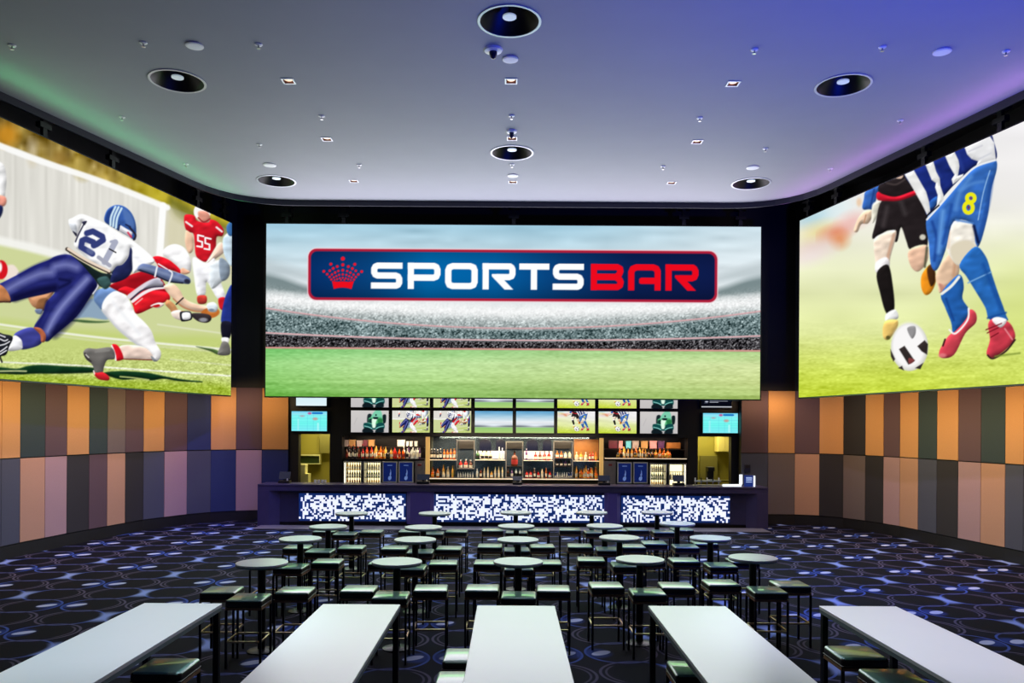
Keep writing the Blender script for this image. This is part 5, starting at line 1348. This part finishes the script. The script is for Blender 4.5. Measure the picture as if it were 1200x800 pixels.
MB().box(-.55, .6, 0, .5, rb_z-.04, rb_z).build('top', mat('olive_bench_top', (96,92,40), .4), sc)
for i in (-.55, .55):
    for j in (.05, .45): MB().bar((i,j,0),(i,j,rb_z-.041), .04, .04).build('leg', steel, sc)
d = 23.3; cmx = px(833.2, d)
cm = thing('coffee_machine', 'small dark coffee machine on the bench in the right service room', 'coffee machine', (cmx, d, rb_z))
MB().rbox(-.1, .1, .05, .25, 0, .4, .01, 1).build('body', pos_b, cm); MB().rbox(-.1, .1, -.06, .05, .27, .4, .01, 1).build('head', pos_b, cm); MB().rbox(-.1, .1, -.06, .05, 0, .03, .005, 1).build('drip_tray', M['chrome'], cm)
kp = at(874.5, 548.5, 22.0)
# wall keypad on the slate panel right of the portal
k0 = Lpts  # (kept for reference of the wall run)
tt = (Rpts[1]-Rpts[0]).normalized(); f = (kp.x-Rpts[0].x)/tt.x; yk = Rpts[0].y + tt.y*f
kpd = thing('wall_keypad', 'small dark blue control panel on the slate wall panel at right', 'control panel', (kp.x, yk-.06, kp.z-.11))
MB().rbox(-.085, .085, 0, .035, 0, .22, .006, 1).build('plate', mat('navy_plate', (14,22,56), .4), kpd); MB().rbox(-.06, .06, -.006, -.0005, .12, .2, .003, 1).build('display', pos_b, kpd)
# ------------------------------------------------------------------ ceiling fittings
cone_m = mat('dark_reflector', (8,8,12), .45, .3); rim_m = mat('pale_trim_ring', (200,206,214), .3, .2); lampm = mat('frosted_lamp', (210,222,226), .4, emit=(206,226,232), es=.35)
DL = ['large round recessed ceiling light nearest the camera, in the middle line', 'large round recessed ceiling light near the left screen', 'large round recessed ceiling light near the right screen',
      'large round recessed ceiling light in the middle line near the back', 'round recessed ceiling light at the back left corner', 'round recessed ceiling light at the back right corner']
dl0 = None
for lab, c in zip(DL, dish_c):
    if dl0 is None:
        dl0 = thing('ceiling_light', lab, 'ceiling light', (c.x, c.y, HC), 0, 'large round ceiling lights')
        MB().lathe([(DR-.002,-.012),(DR+.035,-.012),(DR+.035,.0),(DR-.002,.0),(DR-.002,-.012)], 48, cap=False).build('trim_ring', rim_m, dl0, True)
        MB().lathe([(DR-.004,-.004),(DR*.86,.10),(DR*.62,.24),(.16,.34)], 48, cap=False).build('reflector', cone_m, dl0, True)
        MB().lathe([(.02,.052),(.10,.054),(.10,.074),(.02,.078)], 32).build('lamp', lampm, dl0, True)
        MB().tube((0,0,.079),(0,0,.335),.012,8).build('stem', cone_m, dl0)
    else: dup(dl0, (c.x, c.y, HC), 0, lab, 'large round ceiling lights')
SQL = ['square downlight in the left line, nearest the camera', 'square downlight in the middle line, nearest the camera', 'square downlight in the right line, nearest the camera', 'square downlight in the left line, second from the camera', 'square downlight in the middle line, in front of the round light',
       'square downlight in the right line, second from the camera', 'square downlight in the left line, farthest back', 'square downlight in the middle line, farthest back', 'square downlight in the right line, farthest back']
sq0 = None; glow_o = mat('warm_downlight_lamp', (255,226,196), .4, emit=(255,220,186), es=1.0); can = mat('copper_downlight_can', (120,76,54), .4, .4)
for lab, c in zip(SQL, sq_c):
    if sq0 is None:
        sq0 = thing('downlight', lab, 'downlight', (c.x, c.y, HC), 0, 'square downlights'); s = SH
        f = MB(); k = .022
        f.box(-s-k, -s+.002, -s-k, s+k, -.01, 0); f.box(s-.002, s+k, -s-k, s+k, -.01, 0); f.box(-s+.002, s-.002, -s-k, -s+.002, -.01, 0); f.box(-s+.002, s-.002, s-.002, s+k, -.01, 0)
        f.build('trim_frame', rim_m, sq0)
        g = MB(); w = .004
        g.box(-s, -s+w, -s, s, 0.0, .12); g.box(s-w, s, -s, s, 0.0, .12); g.box(-s+w, s-w, -s, -s+w, 0, .12); g.box(-s+w, s-w, s-w, s, 0, .12); g.box(-s, s, -s, s, .12, .13)
        g.build('can', can, sq0)
        MB().lathe([(.03,.012),(.066,.02),(.066,.06),(.03,.119)], 20).build('lamp', glow_o, sq0, True)
    else: dup(sq0, (c.x, c.y, HC), 0, lab, 'square downlights')
SPK = [(228,53,.135,'round white ceiling speaker beside the left ceiling light'),(598,69,.125,'round white ceiling speaker in the middle line beside the camera dome'),(1104,60,.135,'round white ceiling speaker near the right screen'),
       (316,193,.14,'round white ceiling speaker at the back left'),(882,196,.14,'round white ceiling speaker at the back right'),(601,205.5,.125,'round white ceiling speaker in the middle line at the back')]
grille = mat('white_speaker_grille', (222,226,230), .6, emit=(220,226,232), es=.12)  # faint emission added to whiten the grille, which is no lamp
for x, y, r, lab in SPK:
    c = atz(x, y, HC); t = thing('ceiling_speaker', lab, 'speaker', (c.x, c.y, HC), 0, 'round ceiling speakers')
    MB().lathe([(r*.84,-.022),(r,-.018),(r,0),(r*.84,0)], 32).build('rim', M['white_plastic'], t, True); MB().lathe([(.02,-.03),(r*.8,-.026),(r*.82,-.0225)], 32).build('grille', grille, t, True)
DOTS = [(14,53),(168,50),(303,52),(143,137),(218,192),(377,136),(304,169),(421,193),(599.5,135.5),(820,138),(777,195),(897,174),(1034,55),(1179,60),(973,197.5),(1055,141),(600,192.5),(884,58)]
WH = ['at the far left near the camera','left of the first round speaker','right of the first round speaker','by the left screen, mid length','by the left screen towards the back','in the left downlight line','above the back left speaker','in the left line at the back','in the middle line before the round light',
      'in the right downlight line','in the right line at the back','above the back right speaker','left of the right-hand speaker','at the far right near the camera','by the right screen towards the back','by the right screen, mid length','in the middle line behind the round light','between the middle and the right-hand speaker']
for (x, y), w in zip(DOTS, WH):
    c = atz(x, y, HC); t = thing('sprinkler_head', f'small ceiling sprinkler head {w}', 'sprinkler', (c.x, c.y, HC), 0, 'sprinkler heads')
    MB().lathe([(.03,-.02),(.055,-.012),(.06,0)], 20).build('rosette', M['white_plastic'], t, True); MB().lathe([(.026,-.07),(.03,-.066),(.008,-.06),(.012,-.02)], 12).build('deflector', M['chrome'], t, True)
for x, y, r, lab in ((578,58,.15,'white security camera dome in the middle line nearest the camera'),(599.5,153.5,.11,'small security camera dome in the middle line before the back round light')):
    c = atz(x, y, HC); t = thing('camera_dome', lab, 'security camera', (c.x, c.y, HC))
    MB().lathe([(r*.5,-.04),(r*.9,-.03),(r,0)], 28).build('mount', M['white_plastic'], t, True)
    MB().lathe([(r*.06,-.15),(r*.26,-.13),(r*.4,-.08),(r*.42,-.041)], 20).build('dome', mat('smoked_dome', (20,26,60), .1), t, True)
# ------------------------------------------------------------------ light
DISH_W, SQ_W, GLOW, WASH_W, BLUE_W, STRIP_W, TAB_W = 330, 180, 15.0, 300, 2600, 9.0, 250
def lamp(kind, nm, loc, energy, col, size=1.0, size_y=None, target=None, spot=None, blend=.6):
    d = bpy.data.lights.new(nm, kind); d.energy = energy; d.color = tuple(float(q) for q in lin(col))
    if kind == 'AREA':
        d.shape = 'RECTANGLE' if size_y else 'DISK'; d.size = size
        if size_y: d.size_y = size_y
    else: d.shadow_soft_size = size
    if kind == 'SPOT': d.spot_size = math.radians(spot or 60); d.spot_blend = blend
    o = bpy.data.objects.new(nm, d); C.objects.link(o); o.location = loc
    if target is not None: o.rotation_euler = (Vector(target)-Vector(loc)).to_track_quat('-Z', 'Y').to_euler()
    o['kind'] = 'helper' if False else 'structure'
    return o
# house lights: the round ceiling lights and the square downlights really light the room
for c in dish_c: lamp('SPOT', 'dish_lamp', (c.x, c.y, HC+.03), DISH_W, (236,244,255), .10, target=(c.x, c.y, 0), spot=120, blend=.9)
for c in sq_c: lamp('SPOT', 'downlight_lamp', (c.x, c.y, HC+.05), SQ_W, (255,232,206), .05, target=(c.x, c.y, 0), spot=80, blend=.9)
# added area lamps before the three video walls, boosting the light they throw
def wall_glow(P0, P1, z0, z1, watts, col):
    a, b = Vector((P0[0], P0[1], (z0+z1)/2)), Vector((P1[0], P1[1], (z0+z1)/2)); t = (b-a).normalized(); nr = Vector((t.y, -t.x, 0))
    c = (a+b)/2 + nr*.03
    return lamp('AREA', 'added_wall_glow', c, watts*(b-a).length*(z1-z0), col, (b-a).length, z1-z0, target=c+nr)
zc_ = cz0 + (cz1-cz0)*.27
wall_glow((a0.x,DC), (a1.x,DC), zc_, cz1, GLOW*1.0, (236,228,240)); wall_glow((a0.x,DC), (a1.x,DC), cz0, zc_, GLOW*.8, (150,225,150))
zl_ = LZ[0] + 2.2
wall_glow(le, lF, zl_, LZ[1], GLOW*.03, (225,228,222)); wall_glow(le, lF, LZ[0], zl_, GLOW*.06, (200,225,140))
wall_glow(rF, re, zl_, RZ[1], GLOW*.03, (170,190,255)); wall_glow(rF, re, RZ[0], zl_, GLOW*.06, (200,225,120))
# added unseen washers by the ceiling, aimed under the side screens
for p_, q_, sg in ((lF, le, 1), (rF, re, -1)):
    m_ = (Vector((p_.x,p_.y,0))+Vector((q_.x,q_.y,0)))/2; t_ = Vector((q_.x-p_.x,q_.y-p_.y,0)).normalized(); nr = Vector((abs(t_.y)*sg, -abs(t_.x), 0)).normalized()
    for f in (-3.6, -1.2, 1.2, 3.6):
        c_ = m_ + t_*f + nr*4.2
        lamp('SPOT', 'added_wall_washer', (c_.x, c_.y, HC-.12), WASH_W, (226,206,236), .12, target=(c_.x-nr.x*5.0, c_.y-nr.y*5.0, 1.9), spot=62, blend=.8)
# added unseen warm strips behind each side screen's lower edge and over corner panels
for p_, q_ in ((le, lF), (rF, re)):
    a_, b_ = Vector((p_.x,p_.y,3.40)), Vector((q_.x,q_.y,3.40)); t_ = (b_-a_).normalized(); nr = Vector((t_.y,-t_.x,0)); c_ = (a_+b_)/2 - nr*.16
    L_ = (b_-a_).length; lamp('AREA', 'added_warm_strip', c_, STRIP_W*L_*(1.45 if p_ is rF else 1.0), (255,212,156), L_, .06, target=c_ - nr*.55 + Vector((0,0,-.75)))
for x_ in (-6.95, 7.05): lamp('AREA', 'added_warm_strip', (x_, 21.35, 3.5), STRIP_W*1.3, (255,212,156), 1.5, .06, target=(x_, 22.1, 2.6))
# added unseen downlights over the long tables, tinted to suit each table
for x_, k_, c_ in ((-3.3, 7.0, (205,228,245)), (-1.5, 1.0, (255,222,240)), (0.05, 1.0, (236,250,255)), (1.65, 1.0, (222,255,234)), (3.5, 7.0, (226,224,255))): lamp('SPOT', 'downlight_lamp', (x_, 6.2, HC-.05), TAB_W*k_, c_, .2, target=(x_, 6.2, 0), spot=34, blend=.9)
# added unseen coloured strips over the side screens, tinting the ceiling edge
for p_, q_, col_ in ((le, lF, (70,190,110)), (rF, re, (190,110,215))):
    a_, b_ = Vector((p_.x,p_.y,8.16)), Vector((q_.x,q_.y,8.16)); t_ = (b_-a_).normalized(); nr = Vector((t_.y,-t_.x,0)); c_ = (a_+b_)/2 + nr*.55
    lamp('AREA', 'added_colour_strip', c_, 3.0*(b_-a_).length, col_, (b_-a_).length, .05, target=c_ + nr*.3 + Vector((0,0,.35)))
lamp('SPOT', 'violet_washer', (-1.5, 13.0, HC-.15), 1500, (120,110,255), .2, target=(-9.0, 18.5, .5), spot=50, blend=1.0)
# blue stage washers
lamp('SPOT', 'blue_washer', (6.4, 7.6, 1.6), BLUE_W, (8,50,255), .25, target=(5.2, 11.5, HC), spot=120, blend=1.0)
lamp('SPOT', 'blue_washer', (4.5, 9.5, HC-.1), BLUE_W*.5, (30,60,255), .15, target=(5.0, 14.0, 0), spot=55, blend=1.0)
lamp('SPOT', 'blue_washer', (-4.0, 17.5, HC-.15), BLUE_W*.4, (40,70,255), .15, target=(-7.6, 21.0, .6), spot=34, blend=1.0)
# shelf, fridge and service-room lamps
lamp('AREA', 'shelf_lamp', (px(450), YF+.06, zn-.03), 20, (255,226,186), 2.0, .08, target=(px(450), YF+.25, 0))
lamp('AREA', 'shelf_lamp', (px(603), YF+.06, zn-.03), 75, (255,226,184), 4.4, .08, target=(px(603), YF+.2, 0))
lamp('AREA', 'shelf_lamp', (px(757), YF+.06, zn-.03), 18, (255,222,180), 2.0, .08, target=(px(757), YF+.25, 0))
lamp('AREA', 'service_lamp', ((xl0+xl1)/2, YB+1.0, 2.86), 42, (255,244,190), .8, .8, target=((xl0+xl1)/2, YB+1.0, 0))
lamp('AREA', 'service_lamp', ((xr0+xr1)/2, YB+1.0, 2.86), 42, (255,244,190), .8, .8, target=((xr0+xr1)/2, YB+1.0, 0))
lamp('AREA', 'shelf_lamp', (px(603), YF-1.0, zn+.30), 42, (255,232,200), 4.4, .08, target=(px(603), YF+.3, 1.5))  # added unseen lamp in front of the shelving to brighten it
# world
w = bpy.data.worlds.new('world'); bpy.context.scene.world = w; w.use_nodes = True
w.node_tree.nodes['Background'].inputs[0].default_value = rgba((40,50,90)); w.node_tree.nodes['Background'].inputs[1].default_value = 0.05
sc_ = bpy.context.scene
sc_.view_settings.view_transform = 'Standard'; sc_.view_settings.look = 'None'; sc_.view_settings.exposure = 0.0; sc_.view_settings.gamma = 1.0; sc_.view_settings.use_curve_mapping = False
